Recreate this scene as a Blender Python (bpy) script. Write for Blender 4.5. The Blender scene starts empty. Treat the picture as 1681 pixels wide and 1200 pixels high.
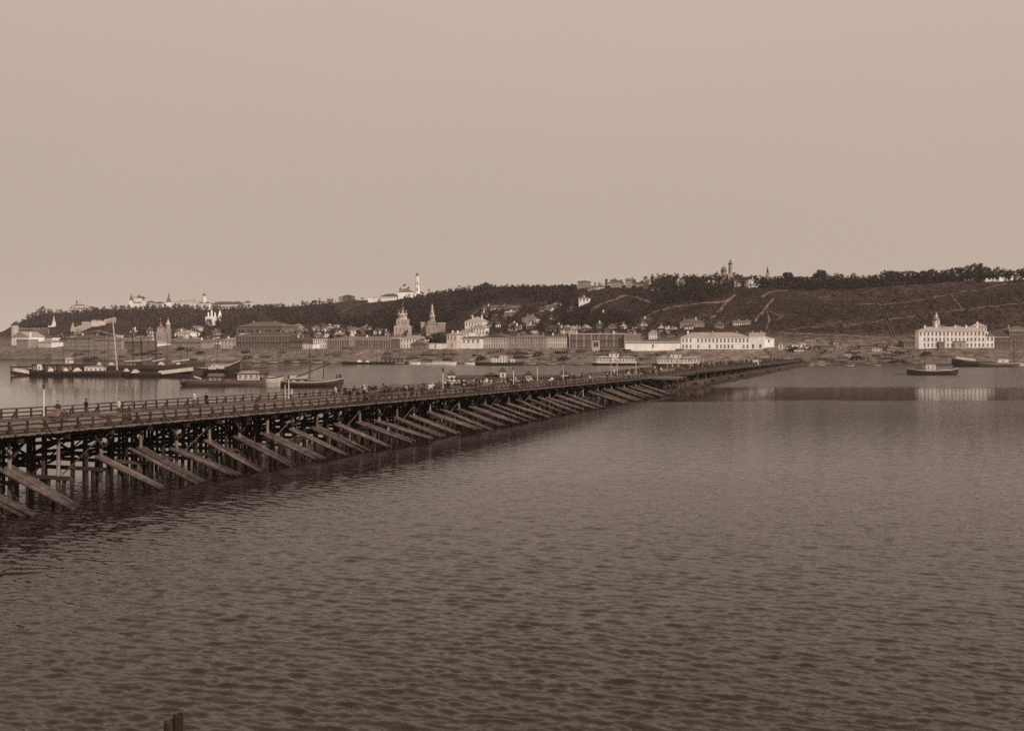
import bpy, bmesh, math, random
import numpy as np
from mathutils import Vector, Matrix, noise as mnoise
random.seed(7)
R = math.radians
SC = bpy.context.scene
COL = SC.collection

# ------------------------------------------------------------------ camera
H, F, V0, U0 = 13.3, 1800.0, 562.0, 840.5      # camera height (m), focal length and horizon of the 1681 px wide photograph
cam_d = bpy.data.cameras.new('camera')
cam = bpy.data.objects.new('camera', cam_d); COL.objects.link(cam)
cam.location = (0, 0, H); cam.rotation_euler = (R(90), 0, 0)
cam_d.sensor_width = 36; cam_d.lens = 36 * F / 1681
cam_d.shift_y = -(600 - V0) / 1681
cam_d.clip_start = 0.5; cam_d.clip_end = 20000
SC.camera = cam

# ------------------------------------------------------------------ light
SUN_EL, SUN_AZ = R(34), math.atan2(0.62, -0.78)   # azimuth measured from +Y towards +X
w = bpy.data.worlds.new('World'); SC.world = w; w.use_nodes = True
nt = w.node_tree; nt.nodes.clear()
N = nt.nodes.new
sky = N('ShaderNodeTexSky'); sky.sky_type = 'NISHITA'; sky.sun_disc = False
sky.sun_elevation = SUN_EL; sky.sun_rotation = SUN_AZ; sky.altitude = 100; sky.air_density = 1.0; sky.dust_density = 4.0; sky.ozone_density = 1.0
bw = N('ShaderNodeRGBToBW'); gm = N('ShaderNodeMath'); gm.operation = 'POWER'; gm.inputs[1].default_value = -0.10
tc = N('ShaderNodeTexCoord'); mp = N('ShaderNodeMapping'); mp.inputs['Scale'].default_value = (1.2, 1.2, 3)
cn = N('ShaderNodeTexNoise'); cn.inputs['Scale'].default_value = 2.2; cn.inputs['Detail'].default_value = 5
cr = N('ShaderNodeMapRange'); cr.inputs[1].default_value = 0.3; cr.inputs[2].default_value = 0.75; cr.inputs[3].default_value = 0.985; cr.inputs[4].default_value = 1.015
mul = N('ShaderNodeMath'); mul.operation = 'MULTIPLY'
gain = N('ShaderNodeMath'); gain.operation = 'MULTIPLY'; gain.inputs[1].default_value = 2.80
tint = N('ShaderNodeMix'); tint.data_type = 'RGBA'; tint.blend_type = 'MULTIPLY'; tint.inputs['Factor'].default_value = 1
tint.inputs['B'].default_value = (1.0, 0.800, 0.672, 1)
bg = N('ShaderNodeBackground'); bg.inputs['Strength'].default_value = 0.15
wo = N('ShaderNodeOutputWorld')
L = nt.links.new
L(sky.outputs[0], bw.inputs[0]); L(bw.outputs[0], gm.inputs[0]); L(tc.outputs['Generated'], mp.inputs[0]); L(mp.outputs[0], cn.inputs[0])
L(cn.outputs['Fac'], cr.inputs[0]); L(gm.outputs[0], mul.inputs[0]); L(cr.outputs[0], mul.inputs[1])
sxw = N('ShaderNodeSeparateXYZ'); zen = N('ShaderNodeMapRange'); zen.inputs[1].default_value = 0; zen.inputs[2].default_value = 1; zen.inputs[3].default_value = 1.0; zen.inputs[4].default_value = 1.45
m0 = N('ShaderNodeMath'); m0.operation = 'MULTIPLY'      # thin high overcast: brighter towards the zenith
L(tc.outputs['Generated'], sxw.inputs[0]); L(sxw.outputs['Z'], zen.inputs[0]); L(mul.outputs[0], m0.inputs[0]); L(zen.outputs[0], m0.inputs[1])
L(m0.outputs[0], gain.inputs[0]); L(gain.outputs[0], tint.inputs['A']); L(tint.outputs['Result'], bg.inputs[0]); L(bg.outputs[0], wo.inputs[0])

sd = bpy.data.lights.new('sun', 'SUN'); sd.energy = 2.5; sd.angle = R(0.8); sd.color = (1.0, 0.83, 0.70)
sun = bpy.data.objects.new('sun', sd); COL.objects.link(sun)
sun.location = (0, 0, 300)
tosun = Vector((math.sin(SUN_AZ) * math.cos(SUN_EL), math.cos(SUN_AZ) * math.cos(SUN_EL), math.sin(SUN_EL)))
sun.rotation_euler = tosun.to_track_quat('Z', 'Y').to_euler()

vs = SC.view_settings
SC.display_settings.display_device = 'sRGB'
vs.view_transform = 'Standard'; vs.look = 'None'; vs.exposure = 0.38; vs.gamma = 1.0; vs.use_curve_mapping = False
cy = SC.cycles
cy.max_bounces = 5; cy.diffuse_bounces = 2; cy.glossy_bounces = 3; cy.transmission_bounces = 2; cy.volume_bounces = 0
cy.caustics_reflective = False; cy.caustics_refractive = False
cy.volume_step_rate = 10
cy.use_denoising = False

# ------------------------------------------------------------------ materials
MATS = {}
def mat(name, col, rough=0.85, var=0.25, scale=0.6, obj_var=0.25, spec=0.2, bump=0.0, stretch=(1, 1, 1), wet=0.0):
    """procedural: world-space noise and a small difference from object to object on a base colour"""
    m = bpy.data.materials.new(name); m.use_nodes = True
    t = m.node_tree; p = t.nodes['Principled BSDF']
    p.inputs['Roughness'].default_value = rough; p.inputs['Specular IOR Level'].default_value = spec
    ge = t.nodes.new('ShaderNodeNewGeometry'); ma = t.nodes.new('ShaderNodeMapping'); ma.inputs['Scale'].default_value = stretch
    no = t.nodes.new('ShaderNodeTexNoise'); no.inputs['Scale'].default_value = scale; no.inputs['Detail'].default_value = 4; no.inputs['Roughness'].default_value = 0.65
    oi = t.nodes.new('ShaderNodeObjectInfo')
    m1 = t.nodes.new('ShaderNodeMapRange'); m1.inputs[1].default_value = 0.3; m1.inputs[2].default_value = 0.7
    m1.inputs[3].default_value = 1 - var; m1.inputs[4].default_value = 1 + var
    m2 = t.nodes.new('ShaderNodeMapRange'); m2.inputs[3].default_value = 1 - obj_var; m2.inputs[4].default_value = 1 + obj_var
    mm = t.nodes.new('ShaderNodeMath'); mm.operation = 'MULTIPLY'
    mx = t.nodes.new('ShaderNodeMix'); mx.data_type = 'RGBA'; mx.blend_type = 'MULTIPLY'; mx.inputs['Factor'].default_value = 1
    mx.inputs['A'].default_value = (*col, 1)
    k = t.links.new
    k(ge.outputs['Position'], ma.inputs[0]); k(ma.outputs[0], no.inputs[0]); k(no.outputs['Fac'], m1.inputs[0]); k(oi.outputs['Random'], m2.inputs[0])
    k(m1.outputs[0], mm.inputs[0]); k(m2.outputs[0], mm.inputs[1]); k(mm.outputs[0], mx.inputs['B']); k(mx.outputs['Result'], p.inputs['Base Color'])
    if bump:
        b = t.nodes.new('ShaderNodeBump'); b.inputs['Strength'].default_value = bump; b.inputs['Distance'].default_value = 0.03
        k(no.outputs['Fac'], b.inputs['Height']); k(b.outputs[0], p.inputs['Normal'])
    if wet:      # stained dark where the river keeps it wet
        sz = t.nodes.new('ShaderNodeSeparateXYZ'); wr = t.nodes.new('ShaderNodeMapRange'); wr.inputs[1].default_value = 0.15; wr.inputs[2].default_value = wet; wr.inputs[3].default_value = 0.38
        ws = t.nodes.new('ShaderNodeMath'); ws.operation = 'MULTIPLY'
        k(ge.outputs['Position'], sz.inputs[0]); k(sz.outputs['Z'], wr.inputs[0]); k(wr.outputs[0], ws.inputs[0]); k(mm.outputs[0], ws.inputs[1]); k(ws.outputs[0], mx.inputs['B'])
    MATS[name] = m
    return m
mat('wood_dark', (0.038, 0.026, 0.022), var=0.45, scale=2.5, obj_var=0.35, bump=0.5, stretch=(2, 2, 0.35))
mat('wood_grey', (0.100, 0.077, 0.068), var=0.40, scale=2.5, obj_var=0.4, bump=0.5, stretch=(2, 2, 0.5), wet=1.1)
mat('wood_brace', (0.110, 0.086, 0.077), var=0.6, scale=1.3, obj_var=0.42, bump=0.7, wet=1.3)
mat('wood_rail', (0.048, 0.034, 0.029), var=0.35, scale=2.5, obj_var=0.35)
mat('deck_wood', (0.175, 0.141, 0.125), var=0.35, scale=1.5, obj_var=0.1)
mat('pale_paint', (0.50, 0.455, 0.43), var=0.12, obj_var=0.15)
mat('white_wall', (0.78, 0.755, 0.735), var=0.17, scale=0.5, obj_var=0.10, stretch=(1, 1, 0.3))
mat('stone_wall', (0.40, 0.335, 0.305), var=0.2, scale=0.4, obj_var=0.12)
mat('cream_wall', (0.52, 0.46, 0.42), var=0.14, scale=0.25, obj_var=0.12)
mat('grey_wall', (0.31, 0.26, 0.238), var=0.18, scale=0.3, obj_var=0.18)
mat('brick_wall', (0.115, 0.079, 0.067), var=0.2, scale=0.4, obj_var=0.15)
mat('log_wall', (0.15, 0.113, 0.099), var=0.25, scale=0.5, obj_var=0.3)
mat('roof_iron', (0.125, 0.097, 0.087), var=0.2, scale=0.3, obj_var=0.3, rough=0.6)
mat('roof_pale', (0.30, 0.255, 0.238), var=0.2, scale=0.3, obj_var=0.2, rough=0.6)
mat('roof_dark', (0.075, 0.052, 0.043), var=0.2, scale=0.3, obj_var=0.3, rough=0.6)
mat('glass', (0.03, 0.022, 0.019), rough=0.25, var=0.2, spec=0.5)
mat('trim', (0.58, 0.53, 0.49), var=0.1, obj_var=0.1)
mat('dome', (0.12, 0.088, 0.072), rough=0.45, var=0.15, obj_var=0.15, spec=0.4)
mat('gilt', (0.42, 0.34, 0.26), rough=0.4, var=0.1, spec=0.5)
mat('leaf', (0.034, 0.0215, 0.0175), rough=0.8, var=0.45, scale=0.25, obj_var=0.4)
mat('leaf_wood', (0.032, 0.021, 0.017), rough=0.85, var=0.5, scale=0.06, obj_var=0.1)
mat('scrub', (0.066, 0.046, 0.038), rough=0.85, var=0.5, scale=0.05, obj_var=0.1)
mat('leaf_hazed', (0.058, 0.040, 0.033), rough=0.85, var=0.5, scale=0.06, obj_var=0.1)  # fortress hill woods: extra distance haze painted into the leaf colour
mat('bark', (0.07, 0.05, 0.04), var=0.3)
mat('path', (0.125, 0.094, 0.081), var=0.4, scale=0.15, obj_var=0.25)
mat('hull_dark', (0.048, 0.033, 0.028), var=0.3, scale=0.5, obj_var=0.35, rough=0.6, stretch=(0.3, 0.3, 3))
mat('hull_brown', (0.095, 0.067, 0.057), var=0.3, scale=0.5, obj_var=0.3, rough=0.6, stretch=(0.3, 0.3, 3))
mat('hull_white', (0.66, 0.62, 0.58), var=0.1, obj_var=0.1)
mat('tarp', (0.50, 0.44, 0.40), var=0.2, scale=0.8, obj_var=0.25)
mat('canvas', (0.64, 0.58, 0.53), var=0.15)
mat('cloth_dark', (0.035, 0.026, 0.024), var=0.2, obj_var=0.5)
mat('cloth_mid', (0.13, 0.095, 0.08), var=0.2, obj_var=0.45)
mat('cloth_pale', (0.52, 0.47, 0.43), var=0.1, obj_var=0.2)
mat('skin', (0.36, 0.25, 0.20), var=0.05)
mat('horse_dark', (0.05, 0.035, 0.028), var=0.2, obj_var=0.4)
mat('rope', (0.16, 0.12, 0.1))
mat('timber_pile', (0.21, 0.170, 0.152), var=0.35, obj_var=0.35)

# ------------------------------------------------------------------ mesh helpers
class MB:
    def __init__(s): s.v, s.f, s.m = [], [], []
    def add(s, vs_, fs, mi=0):
        o = len(s.v); s.v += [tuple(p) for p in vs_]
        for f in fs: s.f.append(tuple(o + i for i in f)); s.m.append(mi)
        return s
    def box(s, x0, x1, y0, y1, z0, z1, mi=0):
        p = [(x0,y0,z0),(x1,y0,z0),(x1,y1,z0),(x0,y1,z0),(x0,y0,z1),(x1,y0,z1),(x1,y1,z1),(x0,y1,z1)]
        return s.add(p, [(0,3,2,1),(4,5,6,7),(0,1,5,4),(1,2,6,5),(2,3,7,6),(3,0,4,7)], mi)
    def rings(s, rings, mi=0, caps=True):
        n = len(rings[0]); vs_ = [p for r in rings for p in r]; fs = []
        for k in range(len(rings) - 1):
            for i in range(n):
                j = (i + 1) % n
                fs.append((k*n+i, k*n+j, (k+1)*n+j, (k+1)*n+i))
        if caps: fs.append(tuple(range(n))[::-1]); fs.append(tuple((len(rings)-1)*n + i for i in range(n)))
        return s.add(vs_, fs, mi)
    def lathe(s, prof, n=8, c=(0,0), mi=0, rot=0.0):
        rg = [[(c[0]+r*math.cos(rot+2*math.pi*i/n), c[1]+r*math.sin(rot+2*math.pi*i/n), z) for i in range(n)] for r, z in prof]
        return s.rings(rg, mi)
    def tube(s, a, b, r0, r1=None, n=6, mi=0):
        a, b = Vector(a), Vector(b); r1 = r0 if r1 is None else r1
        d = (b - a).normalized(); x = d.orthogonal().normalized(); y = d.cross(x)
        rg = [[tuple(p + x*r*math.cos(2*math.pi*i/n) + y*r*math.sin(2*math.pi*i/n)) for i in range(n)] for p, r in ((a, r0), (b, r1))]
        return s.rings(rg, mi)
    def mesh(s, name, mats, smooth=False):
        me = bpy.data.meshes.new(name); me.from_pydata(s.v, [], s.f)
        for m in (mats if isinstance(mats, (list, tuple)) else [mats]): me.materials.append(MATS[m])
        me.polygons.foreach_set('material_index', s.m)
        if smooth: me.polygons.foreach_set('use_smooth', [True] * len(s.f))
        me.update(); return me
    def build(s, name, mats, parent=None, smooth=False): return obj(name, s.mesh(name, mats, smooth), parent)

def obj(name, me, parent=None, loc=None, rz=0.0):
    o = bpy.data.objects.new(name, me); COL.objects.link(o)
    if parent: o.parent = parent
    if loc is not None: o.location = loc
    if rz: o.rotation_euler = (0, 0, rz)
    return o
def place(u, table):
    for lim, txt in table:
        if u < lim: return txt
    return table[-1][1]
QUAY = [(111, 'below the left white villa'), (200, 'below the grey quay blocks'), (386, 'behind the masted barges'), (475, 'below the dark market hall'), (537, 'below the low white house'), (590, 'below the arcade, left of its gable'), (641, 'below the arcade, right of its gable'), (700, 'below the white row houses'), (750, 'below the clump of trees'), (790, 'below the awning warehouse'), (835, 'below the pediment warehouse'), (897, 'below the pilastered warehouse'),
        (934, 'below the tall-windowed quay building'), (1025, 'below the dark brick building'), (1120, 'below the long low warehouse'), (1340, 'by the white booths at the bridge end'), (1400, 'on the bank right of the booths'), (1445, 'on the bank before the dark sheds'), (1482, 'below the foot of the long stairs'), (9999, 'below the riverside mansion')]
CREST = [(75, 'at the tip of the fortress hill'), (120, 'left of the hilltop palace'), (285, 'by the hilltop cathedral'), (530, 'right of the corner tower'), (610, 'left of the monastery wall'), (730, 'right of the skyline bell tower'), (770, 'left of the skyline cube house'), (800, 'right of the skyline cube house'), (850, 'above the long slope terrace'), (900, 'above the hipped villa'), (950, 'left of the grey ridge house'), (1003, 'between the first ridge houses'), (1030, 'behind the broad ridge house'), (1065, 'by the low grey ridge house'),
         (1090, 'near the crooked ridge tree'), (1130, 'over the grove house'), (1180, 'left of the ridge dome'), (1215, 'by the ridge belfry'), (1258, 'by the hilltop mansion'), (1300, 'right of the thin steeple'), (1345, 'left of the umbrella tree'), (1395, 'right of the umbrella tree'), (1450, 'above the long stairs'), (1505, 'right of the long stairs top'), (1560, 'above the riverside church'), (1612, 'above the mansion attic'), (9999, 'behind the white park wall')]
def tag(o, label=None, cat=None, group=None, kind=None):
    if label: o['label'] = label
    if cat: o['category'] = cat
    if group: o['group'] = group
    if kind: o['kind'] = kind
    return o
def empty(name, loc=(0,0,0), rz=0.0):
    o = obj(name, None, None, loc, rz); o.empty_display_size = 0.5; return o
_unit = {}
def unit(kind, m):
    """shared unit meshes along +X: a squared beam or a slightly tapering log"""
    k = (kind, m)
    if k not in _unit:
        b = MB()
        if kind == 'beam': b.box(0, 1, -.5, .5, -.5, .5)
        else:
            rr = random.Random(hash(kind) & 255)
            rg = []
            for x, sc in ((0, 1.0), (.35, .97), (.7, .93), (1, .86)):
                rg.append([(x, .5*sc*math.cos(a)*(1+.05*math.sin(3*a+x*5)), .5*sc*math.sin(a)) for a in [2*math.pi*i/8 for i in range(8)]])
            b.rings(rg)
            b.f = [f[::-1] for f in b.f]
        _unit[k] = b.mesh(kind + '_' + m, m, smooth=False)
    return _unit[k]
def stick(name, a, b, wd, ht, m, parent, kind='beam', roll=0.0):
    """one beam or log from a to b (in the parent's space)"""
    a, b = Vector(a), Vector(b); d = b - a; ln = d.length
    if ln < 1e-6: return None
    x = d.normalized(); up = Vector((0, 0, 1)) if abs(x.z) < 0.98 else Vector((0, 1, 0))
    y = up.cross(x).normalized(); z = x.cross(y)
    M = Matrix((x * ln, y * wd, z * ht)).transposed().to_4x4(); M.translation = a
    if roll: M = M @ Matrix.Rotation(roll, 4, 'X')
    o = obj(name, unit(kind, m), parent); o.matrix_local = M
    return o

# ------------------------------------------------------------------ terrain: far bank, lower town and hill
def XD(u, D): return (u - U0) / F * D
def vz(v, D): return H - (v - V0) * D / F
def tab(pairs):
    a = np.array(pairs, float); return lambda u: float(np.interp(u, a[:, 0], a[:, 1]))
t_shore = tab([(-900,1150),(-300,930),(0,840),(150,790),(300,745),(600,690),(900,655),(1150,640),(1330,625),(1500,630),(1681,630),(2600,640)])
t_zq = tab([(-900,5),(-100,6),(0,7.5),(200,8.6),(1300,8.9),(1380,8.0),(1450,8.5),(1560,9.8),(2600,10)])
t_dq = tab([(-900,55),(200,52),(800,46),(1150,36),(1350,60),(1450,55),(1560,34),(2600,34)])
t_Df = tab([(-900,1350),(0,1130),(100,1100),(300,990),(500,900),(700,850),(900,790),(1150,745),(1400,735),(1681,725),(2600,725)])
t_vf = tab([(-900,560),(0,552),(100,547),(300,546),(500,548),(700,551),(900,553),(1150,552),(1400,552),(1681,549),(2600,548)])
t_Dc = tab([(-900,1900),(0,1780),(450,1740),(530,1500),(600,1350),(680,1270),(740,1180),(790,1080),(850,1060),(940,1000),(1060,940),(1200,930),(1330,905),(1500,890),(1681,880),(2600,870)])
t_vc = tab([(-900,556),(-60,552),(0,547),(20,536),(45,523),(70,515),(120,513),(200,508),(300,505),(400,506),(440,504),(480,503),(530,498),(600,493),(680,489),
            (740,485),(790,476),(850,477),(940,474),(1000,469),(1060,467),(1100,466),(1200,466),(1250,468),(1330,470),(1400,470),(1500,463),(1560,461),(1600,460),(1681,459),(2600,440)])
def knots(u):
    Ds = t_shore(u); Dq = Ds + t_dq(u); Df = max(t_Df(u), Dq + 40); zf = vz(t_vf(u), Df); Dc = t_Dc(u); zc = vz(t_vc(u), Dc)
    Dm = Df + 0.52 * (Dc - Df); zm = zf + 0.60 * (zc - zf)
    return [(Ds - 25, -2.5), (Ds, 0.0), (Ds + 7, 1.1), (Ds + 0.55*(Dq-Ds), 0.50*t_zq(u)), (Dq, t_zq(u)), (Dq + 22, t_zq(u) + .4), (Df, zf), (Dm, zm), (Dc, zc), (Dc + 90, zc + 1.5), (Dc + 900, zc - 4)]
def nz(x, y, s): return mnoise.noise(Vector((x * s, y * s, 3.7)))
def ground_uD(u, D):
    k = knots(u); z = float(np.interp(D, [a for a, b in k], [b for a, b in k]))
    x = XD(u, D); Df, Dc = k[6][0], k[8][0]
    hill = min(1, max(0, (D - Df) / 80)) * min(1, max(0.0, (Dc - D) / 60 + 0.15))
    z += hill * (6.0 * nz(x, D, 0.011) + 3.6 * nz(x + 50, D, 0.03) + 1.5 * nz(x, D, 0.08) + 0.5 * nz(x, D, 0.2))
    # gullies between the spurs of the hill in the middle
    for uc, wd, dp in ((1045, 26, 7), (925, 40, 6), (505, 30, 8), (1200, 20, 4), (335, 50, 9)):
        z -= hill * dp * math.exp(-((u - uc) / wd) ** 2)
    bank = max(0, 1 - abs(D - k[3][0]) / 18)
    z += bank * (1.0 * nz(x, D, 0.06) + 0.6 * nz(x, D, 0.2))
    return z
def ground(x, y): return ground_uD(U0 + x / y * F, y)
def hit(u, v, D0=None):
    """first point of the ground seen through photograph pixel (u, v)"""
    D = (D0 or t_shore(u)); Dend = t_Dc(u) + 150
    while D < Dend:
        if ground_uD(u, D) >= vz(v, D): return D
        D += 3
    return t_Dc(u) + 10
def pt(u, v, dz=0.0):
    D = hit(u, v); return Vector((XD(u, D), D, ground_uD(u, D) + dz))

us = list(np.arange(-900, -60, 40)) + list(np.arange(-60, 1760, 6)) + list(np.arange(1760, 2601, 40))
SEG = [2, 2, 4, 5, 3, 8, 18, 18, 4, 5]
verts, faces, nrow = [], [], sum(SEG) + 1
for u in us:
    k = knots(u); Ds_ = []
    for i, n in enumerate(SEG): Ds_ += list(np.linspace(k[i][0], k[i+1][0], n, endpoint=False))
    Ds_.append(k[-1][0])
    for D in Ds_: verts.append((XD(u, D), D, ground_uD(u, D)))
for i in range(len(us) - 1):
    for j in range(nrow - 1):
        a = i * nrow + j; faces.append((a, a + nrow, a + nrow + 1, a + 1))
me = bpy.data.meshes.new('hillside'); me.from_pydata(verts, [], faces); me.polygons.foreach_set('use_smooth', [True]*len(faces)); me.update()
gmat = bpy.data.materials.new('hill_ground'); gmat.use_nodes = True
t = gmat.node_tree; p = t.nodes['Principled BSDF']; p.inputs['Roughness'].default_value = 0.95; p.inputs['Specular IOR Level'].default_value = 0.1
ge = t.nodes.new('ShaderNodeNewGeometry'); sx = t.nodes.new('ShaderNodeSeparateXYZ')
n1 = t.nodes.new('ShaderNodeTexNoise'); n1.inputs['Scale'].default_value = 0.018; n1.inputs['Detail'].default_value = 6; n1.inputs['Roughness'].default_value = 0.65
n2 = t.nodes.new('ShaderNodeTexNoise'); n2.inputs['Scale'].default_value = 0.22; n2.inputs['Detail'].default_value = 5; n2.inputs['Roughness'].default_value = 0.7
ad = t.nodes.new('ShaderNodeMath'); ad.operation = 'MULTIPLY_ADD'; ad.inputs[1].default_value = 14; 
zr = t.nodes.new('ShaderNodeMapRange'); zr.interpolation_type = 'SMOOTHSTEP'; zr.inputs[1].default_value = 17; zr.inputs[2].default_value = 30
c1 = t.nodes.new('ShaderNodeValToRGB'); c2 = t.nodes.new('ShaderNodeValToRGB'); mx = t.nodes.new('ShaderNodeMix'); mx.data_type = 'RGBA'
def ramp(nd, st):
    e = nd.color_ramp.elements
    while len(e) < len(st): e.new(0.5)
    for q, (ps, c) in zip(e, st): q.position = ps; q.color = (*c, 1)
ramp(c1, [(0.30, (0.062, 0.047, 0.041)), (0.5, (0.140, 0.112, 0.100)), (0.70, (0.26, 0.215, 0.196))])     # bare bank, sand and trodden ground
ramp(c2, [(0.34, (0.012, 0.0070, 0.0058)), (0.49, (0.026, 0.0150, 0.0122)), (0.60, (0.055, 0.0355, 0.0300)), (0.72, (0.100, 0.069, 0.059))])  # grass and scrub of the hill
mu = t.nodes.new('ShaderNodeMix'); mu.data_type = 'RGBA'; mu.blend_type = 'MULTIPLY'; mu.inputs['Factor'].default_value = 0.7
c3 = t.nodes.new('ShaderNodeValToRGB'); ramp(c3, [(0.32, (0.40, 0.40, 0.40)), (0.68, (1.5, 1.5, 1.5))])
k = t.links.new
k(ge.outputs['Position'], n1.inputs[0]); k(ge.outputs['Position'], n2.inputs[0]); k(ge.outputs['Position'], sx.inputs[0])
k(n1.outputs['Fac'], ad.inputs[0]); k(sx.outputs['Z'], ad.inputs[2]); k(ad.outputs[0], zr.inputs[0])
mixn = t.nodes.new('ShaderNodeMix'); mixn.data_type = 'FLOAT'; mixn.inputs['Factor'].default_value = 0.5
k(n1.outputs['Fac'], mixn.inputs['A']); k(n2.outputs['Fac'], mixn.inputs['B'])
k(mixn.outputs['Result'], c1.inputs[0]); k(mixn.outputs['Result'], c2.inputs[0]); k(n2.outputs['Fac'], c3.inputs[0])
k(zr.outputs[0], mx.inputs['Factor']); k(c1.outputs[0], mx.inputs['A']); k(c2.outputs[0], mx.inputs['B'])
wet = t.nodes.new('ShaderNodeMapRange'); wet.inputs[1].default_value = 0.2; wet.inputs[2].default_value = 1.6; wet.inputs[3].default_value = 0.35; wet.inputs[4].default_value = 1.0
wm_ = t.nodes.new('ShaderNodeMix'); wm_.data_type = 'RGBA'; wm_.blend_type = 'MULTIPLY'; wm_.inputs['Factor'].default_value = 1      # wet strand at the waterline
k(sx.outputs['Z'], wet.inputs[0]); k(mx.outputs['Result'], wm_.inputs['A']); k(wet.outputs[0], wm_.inputs['B']); k(wm_.outputs['Result'], mu.inputs['A']); k(c3.outputs[0], mu.inputs['B']); k(mu.outputs['Result'], p.inputs['Base Color'])
bp = t.nodes.new('ShaderNodeBump'); bp.inputs['Strength'].default_value = 0.6; bp.inputs['Distance'].default_value = 1.4
k(n2.outputs['Fac'], bp.inputs['Height']); k(bp.outputs[0], p.inputs['Normal'])
me.materials.append(gmat)
tag(obj('hillside', me), kind='structure')

# ------------------------------------------------------------------ bridge frame of reference (needed by the water too)
BO = Vector((-43.97, 85.88)); BD = Vector((0.3706, 0.9288)); BN = Vector((0.9288, -0.3706))
def B(t_, s_, z=0.0):
    q = BO + BD * t_ + BN * s_; return Vector((q.x, q.y, z))
def bridge_t(u, s_):
    """t of the point of line s = s_ seen in photograph column u"""
    a = (u - U0) / F; q = BO + BN * s_
    return (a * q.y - q.x) / (BD.x - a * BD.y)
def z_deck(t_):
    return float(np.interp(t_, [-40, 0, 60, 120, 190, 215], [6.0, 5.72, 5.22, 4.72, 4.25, 4.15]))

# ------------------------------------------------------------------ river
wm = bpy.data.materials.new('river_water'); wm.use_nodes = True
t = wm.node_tree; p = t.nodes['Principled BSDF']
p.inputs['Base Color'].default_value = (0.017, 0.0088, 0.0068, 1); p.inputs['Specular Tint'].default_value = (1.0, 0.865, 0.81, 1); p.inputs['Roughness'].default_value = 0.06; p.inputs['IOR'].default_value = 1.38
ge = t.nodes.new('ShaderNodeNewGeometry')
def nnode(scale, st, detail=3, rough=0.55, rot=0.0, dist=0.0):
    m0_ = t.nodes.new('ShaderNodeMapping'); m0_.inputs['Rotation'].default_value = (0, 0, rot)
    ma = t.nodes.new('ShaderNodeMapping'); ma.inputs['Scale'].default_value = st
    t.links.new(m0_.outputs[0], ma.inputs[0])
    no = t.nodes.new('ShaderNodeTexNoise'); no.inputs['Scale'].default_value = scale; no.inputs['Detail'].default_value = detail; no.inputs['Roughness'].default_value = rough
    no.inputs['Distortion'].default_value = dist
    t.links.new(ge.outputs['Position'], m0_.inputs[0]); t.links.new(ma.outputs[0], no.inputs[0]); return no
def mth(op, a, b=None, c=None):
    q = t.nodes.new('ShaderNodeMath'); q.operation = op
    for i, x in enumerate((a, b, c)):
        if x is None: continue
        if isinstance(x, (int, float)): q.inputs[i].default_value = x
        else: t.links.new(x, q.inputs[i])
    return q.outputs[0]
def mapr(x, a, b, c=0.0, d=1.0):
    q = t.nodes.new('ShaderNodeMapRange'); q.interpolation_type = 'SMOOTHSTEP'
    t.links.new(x, q.inputs[0])
    for i, y in enumerate((a, b, c, d)): q.inputs[i+1].default_value = y
    return q.outputs[0]
w1 = nnode(1.0, (0.75, 1.5, 1), 3, 0.55, R(36), 0.6)      # wind ripples
w2 = nnode(0.42, (0.55, 1.2, 1), 2, 0.5, R(28), 0.3)           # longer swell
w3 = nnode(3.0, (0.7, 1.2, 1), 2, 0.5, R(58))             # fine ripples
pa = nnode(0.012, (0.5, 1.6, 1), 4, 0.6)                 # patches of wind
ed = nnode(0.02, (0.6, 1.6, 1), 6, 0.7)
sx = t.nodes.new('ShaderNodeSeparateXYZ'); t.links.new(ge.outputs['Position'], sx.inputs[0])
hgt = mth('ADD', mth('MULTIPLY', w1.outputs['Fac'], 0.55), mth('ADD', mth('MULTIPLY', w2.outputs['Fac'], 0.45), mth('MULTIPLY', w3.outputs['Fac'], 0.14)))
yy = mth('ADD', sx.outputs['Y'], mth('MULTIPLY', mth('SUBTRACT', ed.outputs['Fac'], 0.5), 40.0))
slick = mth('MULTIPLY', mapr(yy, 246, 254), mapr(yy, 312, 348, 1.0, 0.0))
sd_ = mth('ADD', mth('MULTIPLY', mth('SUBTRACT', sx.outputs['X'], BO.x), BN.x), mth('MULTIPLY', mth('SUBTRACT', sx.outputs['Y'], BO.y), BN.y))
slick = mth('MULTIPLY', slick, mapr(sd_, -14, -6))
lee = mth('MULTIPLY', mapr(sd_, -16, -4, 1.0, 0.0), mapr(sx.outputs['X'], -115, -60, 1.0, 0.0))
stg = mth('MULTIPLY', mth('SUBTRACT', 1.0, mth('MULTIPLY', slick, 0.86)), mth('SUBTRACT', 1.0, mth('MULTIPLY', lee, 0.90)))
stg = mth('MULTIPLY', stg, mth('ADD', mapr(sx.outputs['Y'], 25, 150, 0.22, 0.045), mapr(sx.outputs['Y'], 290, 350, 0.0, 0.50)))
stg = mth('MULTIPLY', stg, mapr(pa.outputs['Fac'], 0.3, 0.7, 0.55, 1.35))
# far off the ripples are too small to see and act as roughness
rgh = mth('MULTIPLY', mapr(sx.outputs['Y'], 60, 330, 0.0, 0.14), mth('MULTIPLY', mth('SUBTRACT', 1.0, mth('MULTIPLY', slick, 0.80)), mth('SUBTRACT', 1.0, mth('MULTIPLY', lee, 0.85))))
t.links.new(mth('ADD', rgh, 0.05), p.inputs['Roughness'])
bp = t.nodes.new('ShaderNodeBump'); bp.inputs['Strength'].default_value = 1.0; bp.inputs['Distance'].default_value = 0.62
t.links.new(mth('MULTIPLY', hgt, stg), bp.inputs['Height']); t.links.new(bp.outputs[0], p.inputs['Normal'])
MATS['river_water'] = wm
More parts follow.
